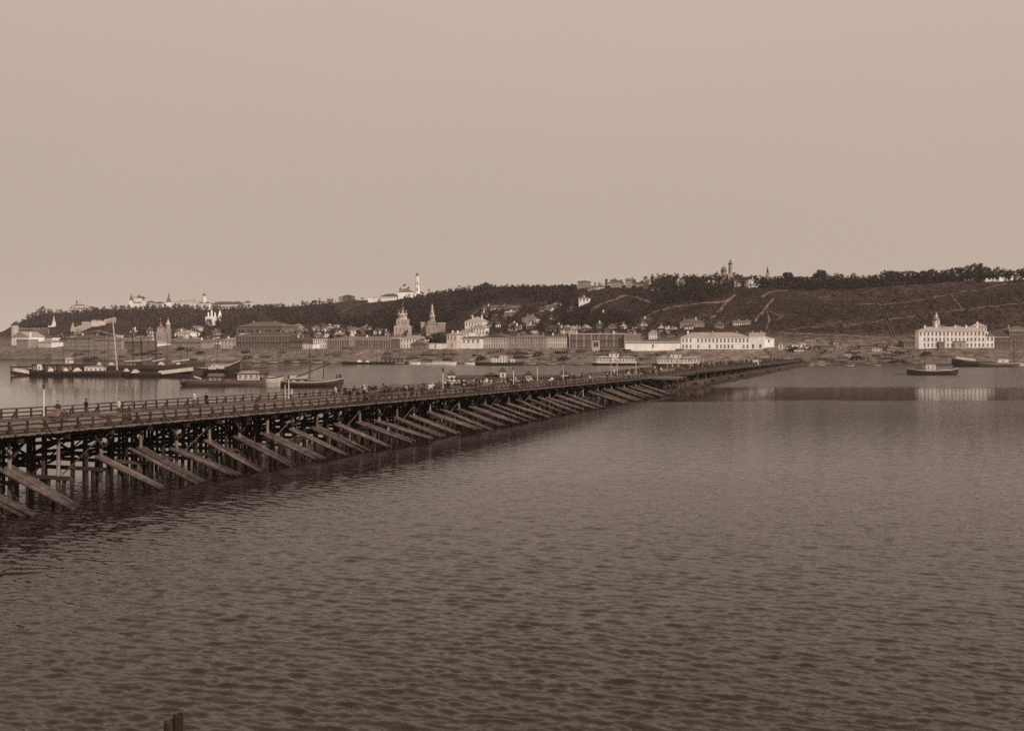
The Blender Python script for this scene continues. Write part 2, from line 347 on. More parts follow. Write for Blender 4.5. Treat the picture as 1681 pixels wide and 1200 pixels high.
# surface: real wavelets on the open water in front, plain sheet elsewhere
rs = np.random.RandomState(5)
NC, Y0, Y1, AT = 880, 25.0, 246.0, 0.60
ys = Y0 * np.exp(np.arange(0, int(math.log(Y1/Y0)/0.0026) + 1) * 0.0026); NR = len(ys)
tx = np.linspace(-AT, AT, NC)
GY, GT = np.meshgrid(ys, tx, indexing='ij'); GX = GT * GY
hw = np.zeros_like(GX); spc = 0.0026 * GY
def sst(x, a, b): q = np.clip((x-a)/(b-a), 0, 1); return q*q*(3-2*q)
for lam in np.exp(rs.normal(math.log(0.45), 0.50, 88)):
    lam = min(max(lam, 0.22), 2.6); a_ = R(24) + rs.normal(0, R(22)); kx, ky = math.sin(a_)*2*math.pi/lam, math.cos(a_)*2*math.pi/lam
    amp = 0.0330 * lam / (2*math.pi) * sst(lam / spc, 1.8, 3.6)
    ph = kx*GX + ky*GY + rs.uniform(0, 6.28)
    hw += amp * (np.sin(ph) + 0.22*np.cos(2*ph))
gust = 1 + 0.35*np.sin(GX*0.045+1.3+0.8*np.sin(GY*0.03))*np.sin(GY*0.028+0.6+np.sin(GX*0.02)) 
sdn = (GX-BO.x)*BN.x + (GY-BO.y)*BN.y
hw *= (1 - 0.55*sst(ys, 65, 140))[:, None] * gust * (0.10 + 0.90*sst(sdn, -12, 6)) * sst(ys, Y0, Y0+3)[:, None] * (1-sst(ys, Y1-60, Y1-1))[:, None] * (1-sst(np.abs(tx), AT*0.97, AT))[None, :]
co = np.stack([GX, GY, hw], -1).reshape(-1, 3)
ix = np.arange(NR*NC).reshape(NR, NC)
qd = np.stack([ix[:-1,:-1], ix[:-1,1:], ix[1:,1:], ix[1:,:-1]], -1).reshape(-1, 4)
yl = float(ys[-1]); e0 = len(co)
ext = np.array([(-2900,-250,0),(2900,-250,0),(2900,3000,0),(-2900,3000,0),(-AT*Y0,Y0,0),(AT*Y0,Y0,0),(AT*yl,yl,0),(-AT*yl,yl,0)], float)
qd = np.concatenate([qd, e0 + np.array([(0,1,5,4),(1,2,6,5),(2,3,7,6),(3,0,4,7)])]); co = np.concatenate([co, ext])
me = bpy.data.meshes.new('river_water'); me.vertices.add(len(co)); me.vertices.foreach_set('co', co.ravel())
me.loops.add(qd.size); me.loops.foreach_set('vertex_index', qd.ravel().astype(np.int32)); me.polygons.add(len(qd)); me.polygons.foreach_set('loop_start', np.arange(0, qd.size, 4, dtype=np.int32))
me.polygons.foreach_set('use_smooth', np.ones(len(qd), bool)); me.update(calc_edges=True); me.materials.append(wm)
tag(obj('river_water', me), kind='structure')
# ------------------------------------------------------------------ timber pile bridge
S_IN, S_OUT = -14.0, 1.0            # far rail line and near rail line
br = empty('timber_bridge', B(0, -6.5, 0))
tag(br, 'long timber pile bridge with plank railings and slanting ice fenders in the river', 'bridge')
OFF = Vector(br.location)
def bl(t_, s_, z): return B(t_, s_, z) - OFF
T0, T1 = -26.0, 207.0
BAY = 5.3
rng = random.Random(11)
# planking: boards across the deck with uneven ends, joined (each only a few pixels wide)
b = MB(); tt = T0
while tt < T1:
    wd = rng.uniform(0.20, 0.30); zt = z_deck(tt) + rng.uniform(-.02, .02)
    s0, s1 = S_IN - rng.uniform(.3, .75), S_OUT + rng.uniform(.25, .9)
    q = [bl(tt, s0, zt-.1), bl(tt+wd-.02, s0, zt-.1), bl(tt+wd-.02, s1, zt-.1), bl(tt, s1, zt-.1), bl(tt, s0, zt), bl(tt+wd-.02, s0, zt), bl(tt+wd-.02, s1, zt), bl(tt, s1, zt)]
    b.add(q, [(0,1,2,3),(7,6,5,4),(4,5,1,0),(5,6,2,1),(6,7,3,2),(7,4,0,3)])
    tt += wd
tag(b.build('deck_planking', 'deck_wood', br), kind='stuff')
# kerb beams, stringers
k0 = T0
while k0 < T1 - 1:
    k1 = min(k0 + 2*BAY, T1)
    for s_ in (S_OUT - .7, S_IN + .7):
        stick('kerb_beam', bl(k0+.03, s_, z_deck(k0)+.13), bl(k1-.03, s_, z_deck(k1)+.13), .24, .24, 'wood_grey', br)
    for s_ in (0.75, -2.2, -5.0, -7.8, -10.6, -13.4):
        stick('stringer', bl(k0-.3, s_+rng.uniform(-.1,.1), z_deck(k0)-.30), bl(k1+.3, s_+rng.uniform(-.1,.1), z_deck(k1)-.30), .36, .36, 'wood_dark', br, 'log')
    k0 = k1
# bents
bents = [5.8 + BAY * i for i in range(-6, 39)]
no_brace = {1, 28, 29}
for i, tk in enumerate(bents):
    idx = i - 6
    zt = z_deck(tk) - .52
    cap = stick('bent_cap', bl(tk, -15.0, zt), bl(tk, 1.5+rng.uniform(-.3,.3), zt), .36, .36, 'wood_dark', br)
    zl = 1.55 + rng.uniform(-.15, .15)
    stick('low_cap', bl(tk+.05, -15.2, zl), bl(tk-.05, 1.1+rng.uniform(-.3,.5), zl), .36, .34, 'wood_grey', br)
    for j, s_ in enumerate((0.0, -3.4, -6.8, -10.2, -13.4)):
        dj = rng.uniform(-.08, .08)
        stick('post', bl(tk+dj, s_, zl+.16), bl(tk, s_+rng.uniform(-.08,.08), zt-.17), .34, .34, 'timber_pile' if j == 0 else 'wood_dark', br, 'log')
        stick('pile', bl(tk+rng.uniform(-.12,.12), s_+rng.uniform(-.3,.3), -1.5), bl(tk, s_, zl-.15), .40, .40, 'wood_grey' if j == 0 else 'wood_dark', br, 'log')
    if tk < 160:   # second row of piles close behind the outer one
        for s_ in (0.75, -1.0, -1.9):
            stick('stub_pile', bl(tk+rng.uniform(-.15,.15), s_, -1.5), bl(tk, s_, zl-.15), .38, .38, 'wood_dark', br, 'log')
    for s_ in (-1.7, -5.1, -8.5, -11.9):
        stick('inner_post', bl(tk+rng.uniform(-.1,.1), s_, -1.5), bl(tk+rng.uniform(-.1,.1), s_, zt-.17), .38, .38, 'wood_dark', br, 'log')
    stick('side_wale', bl(tk, -6.9, zl+.85), bl(min(tk+BAY, T1), -6.9, zl+.85+rng.uniform(-.1,.1)), .14, .30, 'wood_dark', br)
    stick('side_wale', bl(tk, -13.7, zl+.45), bl(min(tk+BAY, T1), -13.7, zl+.45+rng.uniform(-.1,.1)), .14, .34, 'wood_dark', br)
    if i % 4: stick('side_wale', bl(tk, -13.75, zl+1.35), bl(min(tk+BAY, T1), -13.75, zl+1.35+rng.uniform(-.15,.15)), .14, .34, 'wood_dark', br)
    if i % 5 != 2: stick('side_wale', bl(tk, -3.5, zt-.55), bl(min(tk+BAY, T1), -3.5, zt-.5+rng.uniform(-.1,.1)), .14, .32, 'wood_dark', br)
    stick('cross_brace', bl(tk+.26, -13.6, zl+.3), bl(tk+.26, -7.0, zt-.3), .12, .22, 'wood_dark', br)
    stick('cross_brace', bl(tk-.26, -7.0, zl+.3), bl(tk-.26, -13.6, zt-.3), .12, .22, 'wood_dark', br)
    stick('cross_brace', bl(tk+.26, -6.6, zl+.3), bl(tk+.26, -.2, zt-.3), .12, .22, 'wood_dark', br)
    if i % 2 == 0:
        stick('knee_brace', bl(tk+.1, .32, zt-1.4), bl(tk+1.4, .32, zt-.1), .14, .18, 'wood_dark', br)
        stick('knee_brace', bl(tk-.1, .32, zt-1.4), bl(tk-1.4, .32, zt-.1), .14, .18, 'wood_dark', br)
    if i % 3 == 1 and i + 1 < len(bents):
        stick('diagonal_pole', bl(tk+.3, .28, zl+.3), bl(tk+BAY-.2, .28, zt-.4), .13, .13, 'wood_grey', br, 'log')
    for s_ in (-3.1, -9.8):
        if i % 2: stick('diagonal_pole', bl(tk+.2, s_, zl+.2), bl(tk+BAY-.2, s_, zt-.3), .16, .16, 'wood_dark', br, 'log')
    if idx in no_brace:
        stick('stub_pile', bl(tk-.2, 4.9, -1.5), bl(tk-.2, 4.9, 1.25), .42, .42, 'wood_grey', br, 'log')
        continue
    # ice fender: three logs side by side running down from the outer post to the water
    top = 2.62 - .0016*tk + rng.uniform(-.25, .25); tip = 7.5 + rng.uniform(-.7, .6); ztip = .10 + rng.uniform(-.2, .25)
    tw = rng.uniform(-.55, .55)
    for q in (-1.15, 0, 1.15) if i % 3 else (-1.5, -.5, .5, 1.5):
        dl = rng.uniform(-.6, .4); hq = rng.uniform(-.05, .09)
        a = bl(tk + q*.40, -.35 + rng.uniform(-.25,.2), top + .18 + hq)
        e = bl(tk + q*.40 + tw, tip + dl, ztip + hq - .0*dl)
        stick('fender_log', a, e, .44, .40, 'wood_brace', br, 'log')
    for s_, zz in ((2.3, .68), (4.7, .36)):
        zb_ = top + (ztip - top) * (s_ / tip) - .12
        stick('fender_pile', bl(tk+rng.uniform(-.3,.3), s_, -1.5), bl(tk+rng.uniform(-.1,.1), s_, zb_), .34, .34, 'wood_grey', br, 'log')
# railings
for side, s_ in ((1, S_OUT), (-1, S_IN)):
    tt = T0 + .4; i = 0
    while tt < T1:
        zd = z_deck(tt)
        lean = rng.uniform(-.05, .05)
        stick('rail_post', bl(tt, s_, zd-.35), bl(tt+lean*.4, s_+lean*.5, zd+1.08), .17, .17, 'wood_rail', br)
        if i % 2 == 0:
            stick('rail_stay', bl(tt+.02, s_+side*.72, zd-.02), bl(tt, s_+side*.06, zd+.86), .11, .13, 'wood_rail', br)
        i += 1; tt += 1.9
    k0 = T0
    while k0 < T1 - .5:
        k1 = min(k0 + 5.7, T1); a_, c_ = z_deck(k0), z_deck(k1)
        j1, j2 = rng.uniform(-.035,.035), rng.uniform(-.035,.035)
        stick('handrail', bl(k0, s_, a_+1.12+j1), bl(k1, s_, c_+1.12+j2), .19, .15, 'wood_grey', br)
        for hh in (.34, .74):
            stick('rail_board', bl(k0, s_-side*.11, a_+hh+j1), bl(k1, s_-side*.11, c_+hh+j2), .05, .15, 'wood_rail', br)
        k0 = k1
# landing trestle that closes the pile bridge, sticking out towards the open river
ld = empty('landing_trestle', B(214, 2, 0))
tag(ld, 'open timber landing trestle with crossed braces where the pile bridge ends', 'trestle')
O2 = Vector(ld.location)
def b2(t_, s_, z): return B(t_, s_, z) - O2
ZL = 4.15
q = MB()
for i in range(44):
    ta = 207.05 + i*.36
    s0, s1 = -14.6, 8.1 + rng.uniform(-.3,.2) if ta > 213 else 1.6
    c_ = [b2(ta, s0, ZL-.1), b2(ta+.34, s0, ZL-.1), b2(ta+.34, s1, ZL-.1), b2(ta, s1, ZL-.1), b2(ta, s0, ZL), b2(ta+.34, s0, ZL), b2(ta+.34, s1, ZL), b2(ta, s1, ZL)]
    q.add(c_, [(0,1,2,3),(7,6,5,4),(4,5,1,0),(5,6,2,1),(6,7,3,2),(7,4,0,3)])
tag(q.build('deck_planking', 'deck_wood', ld), kind='stuff')
for ta in (213.4, 218, 222.4):
    stick('cap_beam', b2(ta, -14.6, ZL-.32), b2(ta, 8.2, ZL-.32), .36, .4, 'wood_grey', ld)
    for s_ in (-13.5, -9, -4.5, .6, 4.2, 7.8):
        stick('post', b2(ta, s_, -1.5), b2(ta, s_, ZL-.5), .36, .36, 'wood_dark', ld, 'log')
    for s0, s1 in ((.6, 4.2), (4.2, 7.8), (-4.5, .6)):
        stick('cross_brace', b2(ta-.24, s0, .5), b2(ta-.24, s1, ZL-.7), .1, .2, 'wood_rail', ld)
        stick('cross_brace', b2(ta-.38, s1, .5), b2(ta-.38, s0, ZL-.7), .1, .2, 'wood_rail', ld)
    stick('low_beam', b2(ta-.2, .4, 1.0), b2(ta-.2, 8.0, 1.0), .2, .26, 'wood_grey', ld)
for s_ in (1.0, -14.0):
    for j in range(8): stick('rail_post', b2(207.6+j*2.1, s_, ZL-.2), b2(207.6+j*2.1, s_, ZL+1.08), .17, .17, 'wood_rail', ld)
    for hh in (.4, .78, 1.12): stick('rail_board', b2(207.2, s_+.1, ZL+hh), b2(222.8, s_+.1, ZL+hh), .06, .14, 'wood_rail', ld)
for s_ in (.6, 4.2, 7.8):
    stick('edge_beam', b2(213.2, s_, ZL-.62), b2(222.6, s_, ZL-.62), .26, .26, 'wood_dark', ld)

# ------------------------------------------------------------------ floating part: deck carried on pontoon boats
pb = empty('pontoon_bridge', B(400, -8, 0))
tag(pb, 'low floating bridge on a row of dark pontoon boats reaching the far bank', 'bridge')
O3 = Vector(pb.location)
def ps(t_): return -(t_ - 222) * .020          # the floating part bends a little away
def pz(t_): return float(np.interp(t_, [222, 280, 380, 540, 586], [4.15, 4.4, 4.0, 3.3, 3.1]))
def b3(t_, s_, z): return B(t_, s_ + ps(t_), z) - O3
PT0, PT1 = 223.0, 588.0
q = MB(); ta = PT0
while ta < PT1:
    z = pz(ta) + rng.uniform(-.02,.02); s0, s1 = -14.5-rng.uniform(0,.4), 1.3+rng.uniform(0,.5)
    c_ = [b3(ta, s0, z-.12), b3(ta+.46, s0, z-.12), b3(ta+.46, s1, z-.12), b3(ta, s1, z-.12), b3(ta, s0, z), b3(ta+.46, s0, z), b3(ta+.46, s1, z), b3(ta, s1, z)]
    q.add(c_, [(0,1,2,3),(7,6,5,4),(4,5,1,0),(5,6,2,1),(6,7,3,2),(7,4,0,3)]); ta += .48
tag(q.build('deck_planking', 'deck_wood', pb), kind='stuff')
def hull_mesh(name, Ln, Bm, h, rl, rr, m='hull_dark', n=16, low=-.5, blunt=2.6, fl=.72):
    """open-topped boat hull along x, with sheer rising by rl / rr at its ends"""
    b = MB(); rg = []
    for i in range(n + 1):
        f = -1 + 2*i/n; x = f*Ln/2; hb = Bm/2*max(.04, (1-abs(f)**blunt))
        zs = h + (rl*max(0,-f)**2.2 if f < 0 else rr*f**2.2)
        up = low + (zs-low)*max(0, abs(f)-.75)*1.6
        rg.append([(x, -hb, zs), (x, -hb*.97, zs*.5), (x, -hb*fl, up), (x, hb*fl, up), (x, hb*.97, zs*.5), (x, hb, zs), (x, hb*.94, zs-.32), (x, -hb*.94, zs-.32)])
    b.rings(rg); b.f = [f[::-1] for f in b.f]
    return b.mesh(name, m)
pm = hull_mesh('pontoon', 23, 4.8, 1.6, .6, .6, 'hull_brown')
bdk = MB().box(7.2, 10.2, -1.4, 1.4, 1.36, 1.48).mesh('bow_deck', 'deck_wood')
wls = MB().tube((6.6, -1.5, 1.9), (6.6, 1.5, 1.9), .22, .22, 8).box(6.45, 6.75, -1.5, -1.3, 1.2, 2.1).box(6.45, 6.75, 1.3, 1.5, 1.2, 2.1).mesh('windlass', 'wood_rail')
ang = math.atan2(BN.y, BN.x)
npn = 25
for i in range(npn):
    ta = 230 + i*14.4
    if ta > 578: break
    o = obj('pontoon', pm, pb, b3(ta, -6.0+rng.uniform(-1.0,.8), 0), ang); o.scale = (1, 1, min(1, (pz(ta)-.75)/1.9))
    top = 1.3*o.scale.z
    obj('bow_deck', bdk, o); obj('windlass', wls, o)
    stick('mooring_pole', b3(ta+rng.uniform(-1,1), 3.2+rng.uniform(0,1.5), 0), b3(ta+rng.uniform(-1,1), 3.4+rng.uniform(0,1), rng.uniform(3.0, 5.2)), .2, .2, 'wood_grey', pb, 'log')
    for s_ in (.5, -6.5, -13.6):
        stick('pontoon_beam', b3(ta-3.4, s_, pz(ta)-.42), b3(ta+3.4, s_, pz(ta)-.42), .3, .34, 'wood_dark', pb)
    for dt in (-2.3, 2.3):
        stick('pontoon_post', b3(ta+dt, .5, top), b3(ta+dt, .5, pz(ta)-.5), .3, .3, 'wood_rail', pb)
        stick('pontoon_strut', b3(ta+dt*.9, .62, top+.1), b3(ta+dt*2.3, .62, pz(ta)-.3), .2, .24, 'wood_rail', pb)
    for s_ in (1.0, -6.5, -14.0):
        stick('girder', b3(ta-7.2, s_, pz(ta-7.2)-.36), b3(ta+7.2, s_, pz(ta+7.2)-.36), .3, .5, 'wood_dark', pb)
for s_ in (1.0, -14.0):
    ta = PT0 + .5
    while ta < PT1:
        stick('rail_post', b3(ta, s_, pz(ta)-.2), b3(ta, s_, pz(ta)+1.08), .2, .2, 'wood_rail', pb); ta += 2.9
    ta = PT0
    while ta < PT1 - 1:
        tb = min(ta+14.4, PT1)
        if s_ > 0: stick('fascia_board', b3(ta, 1.75, pz(ta)-.42), b3(tb, 1.75, pz(tb)-.42), .08, .72, 'wood_rail', pb)
        for hh, th in ((.3, .2), (.56, .2), (.82, .2), (1.12, .2)):
            stick('rail_board', b3(ta, s_+.12, pz(ta)+hh), b3(tb, s_+.12, pz(tb)+hh), .08, th, 'wood_rail', pb)
        ta = tb
tk_ = bridge_t(1243, -3) ; tb_ = empty('toll_booth', B(tk_, .2+ps(tk_), pz(tk_)+.02), math.atan2(BD.y, BD.x)); tag(tb_, 'small white toll booth with a dark overhanging roof on the floating bridge', 'booth')
MB().box(-1.1, 1.1, -1.0, 1.0, 0, 2.5).build('wall', 'white_wall', tb_); MB().add([(-1.6,-1.5,2.5),(1.6,-1.5,2.5),(1.6,1.5,2.5),(-1.6,1.5,2.5),(0,0,3.6)], [(0,1,4),(1,2,4),(2,3,4),(3,0,4),(3,2,1,0)]).build('roof', 'roof_dark', tb_); MB().box(-.35, .35, -1.04, -1.005, 1.0, 1.9).build('window', 'glass', tb_)
# earth ramp where the floating bridge meets the bank
q = MB()
for sgn in (0,):
    A = [B(585, -16+ps(585), 2.9), B(585, 3+ps(585), 2.9), B(632, 8+ps(600), 8.6), B(632, -24+ps(600), 8.6)]
    A2 = [Vector((p_.x, p_.y, -2)) for p_ in A]
    q.add(A + A2, [(0,1,2,3),(4,7,6,5),(0,4,5,1),(1,5,6,2),(2,6,7,3),(3,7,4,0)])
tag(q.build('bridge_ramp', 'path'), kind='structure')

# small things at the bridge: lamp posts
lm = MB(); lm.lathe([(.12, 0), (.11, .4), (.085, .45), (.07, 2.9), (.05, 3.0)], 6)
lm_me = lm.mesh('shaft', 'tarp')
lh = MB(); lh.lathe([(.07, 0), (.16, .38), (.19, .40), (.05, .56), (.02, .66)], 6); lh_me = lh.mesh('lantern', 'roof_dark')
def lamp(t_, s_, zz, k=1.0, label='pale lamp post on the railing line of the timber bridge', grp='lamp posts of the timber bridge'):
    e = empty('lamp_post', B(t_, s_, zz)); e.scale = (1, 1, k)
    tag(e, label, 'lamp post', grp); obj('shaft', lm_me, e); obj('lantern', lh_me, e, (0, 0, 3.0)); return e
for u, s_, k in ((72, -13.6, 1.0), (468, -12.8, .75), (474, -13.6, 1.0), (727, .6, 1.25), (843, .6, 1.2), (882, -13.6, 1.2), (925, -13.6, 1.2), (1003, -13.6, 1.2), (1044, -13.6, 1.2)):
    tt = bridge_t(u, s_); lamp(tt, s_, z_deck(tt) - .02, k)

for i in range(11):
    ta = 232 + i*32; s_ = .7 if i % 2 else -13.4
    lamp(ta, s_ + ps(ta), pz(ta) - .02, 1.15, 'pale lamp post on the railing of the floating bridge', 'lamp posts of the floating bridge')
# ------------------------------------------------------------------ people, horses, carts
def skin_mesh(name, joints, edges, mats, pick, sub=1):
    me = bpy.data.meshes.new(name + '_cage'); me.from_pydata([j[0] for j in joints], edges, [])
    o = bpy.data.objects.new(name + '_cage', me); COL.objects.link(o)
    m = o.modifiers.new('skin', 'SKIN'); m.use_smooth_shade = True; m.branch_smoothing = .4
    for i, sv in enumerate(me.skin_vertices[0].data):
        r = joints[i][1]; sv.radius = r if isinstance(r, tuple) else (r, r); sv.use_root = (i == 0)
    sb = o.modifiers.new('sub', 'SUBSURF'); sb.levels = sub; sb.render_levels = sub
    dg = bpy.context.evaluated_depsgraph_get(); ev = o.evaluated_get(dg)
    out = bpy.data.meshes.new_from_object(ev, depsgraph=dg); out.name = name
    out.materials.clear()
    for k_ in mats: out.materials.append(MATS[k_])
    for f in out.polygons: f.material_index = pick(f.center); f.use_smooth = True
    bpy.data.objects.remove(o, do_unlink=True); bpy.data.meshes.remove(me)
    return out
def person_mesh(name, stride=.25, arm=.15, lean=0.0, mats=('skin', 'cloth_dark', 'cloth_mid'), elbow=0.1):
    J = [((0,0,.95),.135), ((0,lean*.4,1.15),.13), ((0,lean*.8,1.36),(.15,.12)), ((0,lean,1.49),.058), ((0,lean+.02,1.57),.085), ((0,lean+.03,1.67),.088), ((0,lean+.02,1.74),.05)]
    E = [(0,1),(1,2),(2,3),(3,4),(4,5),(5,6)]
    for s_ in (-1, 1):
        o = len(J); ph = s_*stride
        J += [((s_*.10,ph*.1,.88),.098), ((s_*.105,ph*.62+max(0,-ph)*.25,.50),.072), ((s_*.105,ph*.95-max(0,-ph)*.05,.10),.046), ((s_*.115,ph*.95+.13,.035),.036)]
        E += [(0,o),(o,o+1),(o+1,o+2),(o+2,o+3)]
        o = len(J); pa_ = -s_*arm
        J += [((s_*.20,lean*.8,1.41),.062), ((s_*.26,lean*.6+pa_*.5,1.15),.048), ((s_*.25,lean*.5+pa_+elbow,.93),.036), ((s_*.245,lean*.5+pa_*1.1+elbow*1.2,.84),(.035,.02)), ((s_*.24,lean*.5+pa_*1.15+elbow*1.4,.77),(.026,.012))]
        E += [(2,o),(o,o+1),(o+1,o+2),(o+2,o+3),(o+3,o+4)]
    def pick(c):
        if c.z > 1.53: return 0
        if abs(c.x) > .2 and c.z < .91 and c.z > .7: return 0
        return 2 if c.z < .93 else 1
    return skin_mesh(name, J, E, mats, pick)
def lathe_xy(prof, n=12, sy=.75, mi=0):
    b = MB(); b.rings([[(r*math.cos(2*math.pi*i/n), y0 + sy*r*math.sin(2*math.pi*i/n), z) for i in range(n)] for r, z, y0 in prof], mi); return b
hat_cap = MB().lathe([(.085,0),(.105,.03),(.11,.075),(.06,.10),(.01,.105)], 10).mesh('hat', 'cloth_dark', True)
hat_brim = MB().lathe([(.17,0),(.165,.015),(.1,.025),(.095,.12),(.01,.135)], 10).mesh('hat', 'cloth_dark', True)
scarf = MB().lathe([(.13,-.2),(.125,-.08),(.112,.02),(.07,.085),(.01,.1)], 10).mesh('headscarf', 'cloth_pale', True)
scarf_d = MB().lathe([(.13,-.2),(.125,-.08),(.112,.02),(.07,.085),(.01,.1)], 10).mesh('headscarf', 'cloth_mid', True)
coat_d = lathe_xy([(.30,.42,-.02),(.235,.75,0),(.19,1.02,.01),(.215,1.3,.02),(.12,1.47,.02)]).mesh('coat', 'cloth_dark', True)
coat_m = lathe_xy([(.30,.42,-.02),(.235,.75,0),(.19,1.02,.01),(.215,1.3,.02),(.12,1.47,.02)]).mesh('coat', 'cloth_mid', True)
shirt_w = lathe_xy([(.235,.72,0),(.2,.98,.01),(.215,1.3,.02),(.12,1.47,.02)]).mesh('shirt', 'cloth_pale', True)
skirt_d = lathe_xy([(.30,.06,-.03),(.27,.45,-.01),(.2,.95,0),(.16,1.06,0)], sy=.85).mesh('skirt', 'cloth_dark', True)
skirt_p = lathe_xy([(.30,.06,-.03),(.27,.45,-.01),(.2,.95,0),(.16,1.06,0)], sy=.85).mesh('skirt', 'cloth_mid', True)
pA = person_mesh('walking_body', .30, .16, .03); pB = person_mesh('standing_body', .06, .04, .0, elbow=.18)
pC = person_mesh('pale_body', .24, .18, .05, ('skin', 'cloth_pale', 'cloth_dark')); pD = person_mesh('pale_standing_body', .08, .05, .0, ('skin', 'cloth_pale', 'cloth_mid'), .2)
KIND = {'coat': (pA, [('hat', hat_cap), ('coat', coat_d)]), 'coat2': (pB, [('hat', hat_brim), ('coat', coat_m)]), 'dark': (pA, [('hat', hat_brim)]),
        'shirt': (pC, [('hat', hat_cap), ('shirt', shirt_w)]), 'woman': (pB, [('headscarf', scarf), ('skirt', skirt_d)]), 'woman2': (pB, [('headscarf', scarf_d), ('skirt', skirt_d)]),
        'white_woman': (pD, [('headscarf', scarf), ('skirt', skirt_p)])}
DESC = {'coat': 'person in dark cap and coat', 'coat2': 'person in brown coat', 'dark': 'person in dark brimmed hat',
        'shirt': 'person in white shirt', 'woman': 'person in pale headscarf', 'woman2': 'person in brown headscarf', 'white_woman': 'person in pale blouse'}
def person(kind, p_, rz, label=None, where='crossing the timber bridge', group='people on the timber bridge', sc=None):
    me, ch = KIND[kind]
    o = obj('person', me, None, p_, rz); sc = sc or rng.uniform(.95, 1.05); o.scale = (sc*rng.uniform(.95,1.1), sc, sc)
    tag(o, label or DESC[kind] + ' ' + where, 'person', None if label else group)
    for nm, m_ in ch:
        c = obj(nm, m_, o)
        if nm in ('hat', 'headscarf'): c.location = (0, .045 if me in (pA, pC) else .02, 1.69 if nm == 'hat' else 1.66)
    return o
HEAD = math.atan2(BD.y, BD.x) - math.pi/2     # facing along the bridge
DECK = [(600, 'on the bridge before the pole cart'), (660, 'on the bridge by the hay cart'), (730, 'on the bridge by the pale sack cart'), (780, 'on the bridge left of the bath turrets'), (830, 'on the bridge before the bath house'), (880, 'on the bridge by the lamp pair'), (930, 'on the bridge past the bath house'), (965, 'on the bridge by the last hay cart'), (9999, 'on the bridge near the landing trestle')]
def on_bridge(u, s_, kind, rz=0.0, label=None):
    tt = bridge_t(u, s_); side = ', near railing' if s_ > -4 else (', far railing' if s_ < -9.5 else ', mid deck')
    return person(kind, B(tt, s_, z_deck(tt)+.015), HEAD + rz, label, place(u, DECK) + side)
on_bridge(95, -11.5, 'coat', R(80), 'person in dark coat standing behind a stacked handcart on the bridge')
on_bridge(141, -12.2, 'dark', 0, 'person in dark clothes leaning at the far railing before the handcart')
on_bridge(195, -11.2, 'shirt', R(180), 'person in a bright white shirt between the far railing and a low sack pile')
on_bridge(204, -.2, 'coat', R(90), 'bulky person in a dark coat leaning on the near railing')
on_bridge(212, -.3, 'woman2', R(100), 'person in a headscarf beside the leaner at the near railing')
on_bridge(319, -12.0, 'white_woman', R(0), 'person in a white blouse and scarf beside a dark walker at the far railing')
on_bridge(339, -11.6, 'coat', R(180), 'person in dark coat striding next to a figure in white')
on_bridge(422, -.6, 'woman2', R(90), 'person in wide dark skirt stopping at the near railing')
on_bridge(479, -11.0, 'white_woman', R(90), 'person in white standing under the paired pale posts')
kinds = ['coat', 'coat2', 'dark', 'coat', 'woman', 'woman2', 'woman2', 'shirt', 'coat', 'dark', 'dark', 'coat2', 'white_woman', 'coat']
crowd = [(551,-12),(556,-11),(570,-3),(588,-1),(596,-12),(601,-.5),(612,-8)] 
for i in range(62):
    crowd.append((rng.uniform(565, 700) if i < 22 else rng.uniform(690, 965), rng.uniform(-13, .3)))
for i in range(9): crowd.append((rng.uniform(965, 1062), rng.uniform(-13, .2)))
for u, s_ in crowd: on_bridge(u, s_, rng.choice(kinds), rng.choice((0, math.pi)) + rng.uniform(-.5, .5))
for i in range(165):   # the throng on the floating part
    ta = 226 + 360*rng.random()**1.15; s_ = rng.uniform(-13, .4)
    person(rng.choice(kinds), B(ta, s_ + ps(ta), pz(ta)+.015), HEAD + rng.choice((0, math.pi)) + rng.uniform(-.5,.5), None, 'on the floating bridge ' + place(ta, [(270, 'next to the landing trestle'), (330, 'short of the toll booth'), (400, 'around the toll booth'), (480, 'beyond the toll booth'), (9999, 'near the earth ramp')]), 'people on the floating bridge')

# horses and carts
hJ = [((0,-.55,1.22),.27), ((0,0,1.18),.29), ((0,.5,1.22),.27), ((0,.85,1.55),.16), ((0,1.1,1.88),.12), ((0,1.3,1.84),.105), ((0,1.58,1.62),.07), ((0,-.85,1.15),.08), ((0,-1.0,.75),.05)]
hE = [(0,1),(1,2),(2,3),(3,4),(4,5),(5,6),(0,7),(7,8)]
for s_ in (-1, 1):
    o = len(hJ); hJ += [((s_*.16,.52,.95),.12), ((s_*.16,.55+s_*.12,.52),.062), ((s_*.16,.52+s_*.1,.1),.045), ((s_*.16,.58+s_*.1,.03),.055)]; hE += [(2,o),(o,o+1),(o+1,o+2),(o+2,o+3)]
    o = len(hJ); hJ += [((s_*.17,-.55,.95),.15), ((s_*.17,-.42-s_*.1,.75),.10), ((s_*.17,-.72-s_*.1,.48),.06), ((s_*.17,-.66-s_*.1,.1),.045), ((s_*.17,-.6-s_*.1,.03),.055)]; hE += [(0,o),(o,o+1),(o+1,o+2),(o+2,o+3),(o+3,o+4)]
horse_me = skin_mesh('horse_body', hJ, hE, ['horse_dark'], lambda c: 0)
mane_me = MB().rings([[(-.03,.55,1.45),(.03,.55,1.45),(.03,.62,1.62),(-.03,.62,1.62)], [(-.03,.85,1.62),(.03,.85,1.62),(.03,.82,1.82),(-.03,.82,1.82)], [(-.03,1.08,1.92),(.03,1.08,1.92),(.03,1.04,2.06),(-.03,1.04,2.06)]]).mesh('mane', 'cloth_dark')
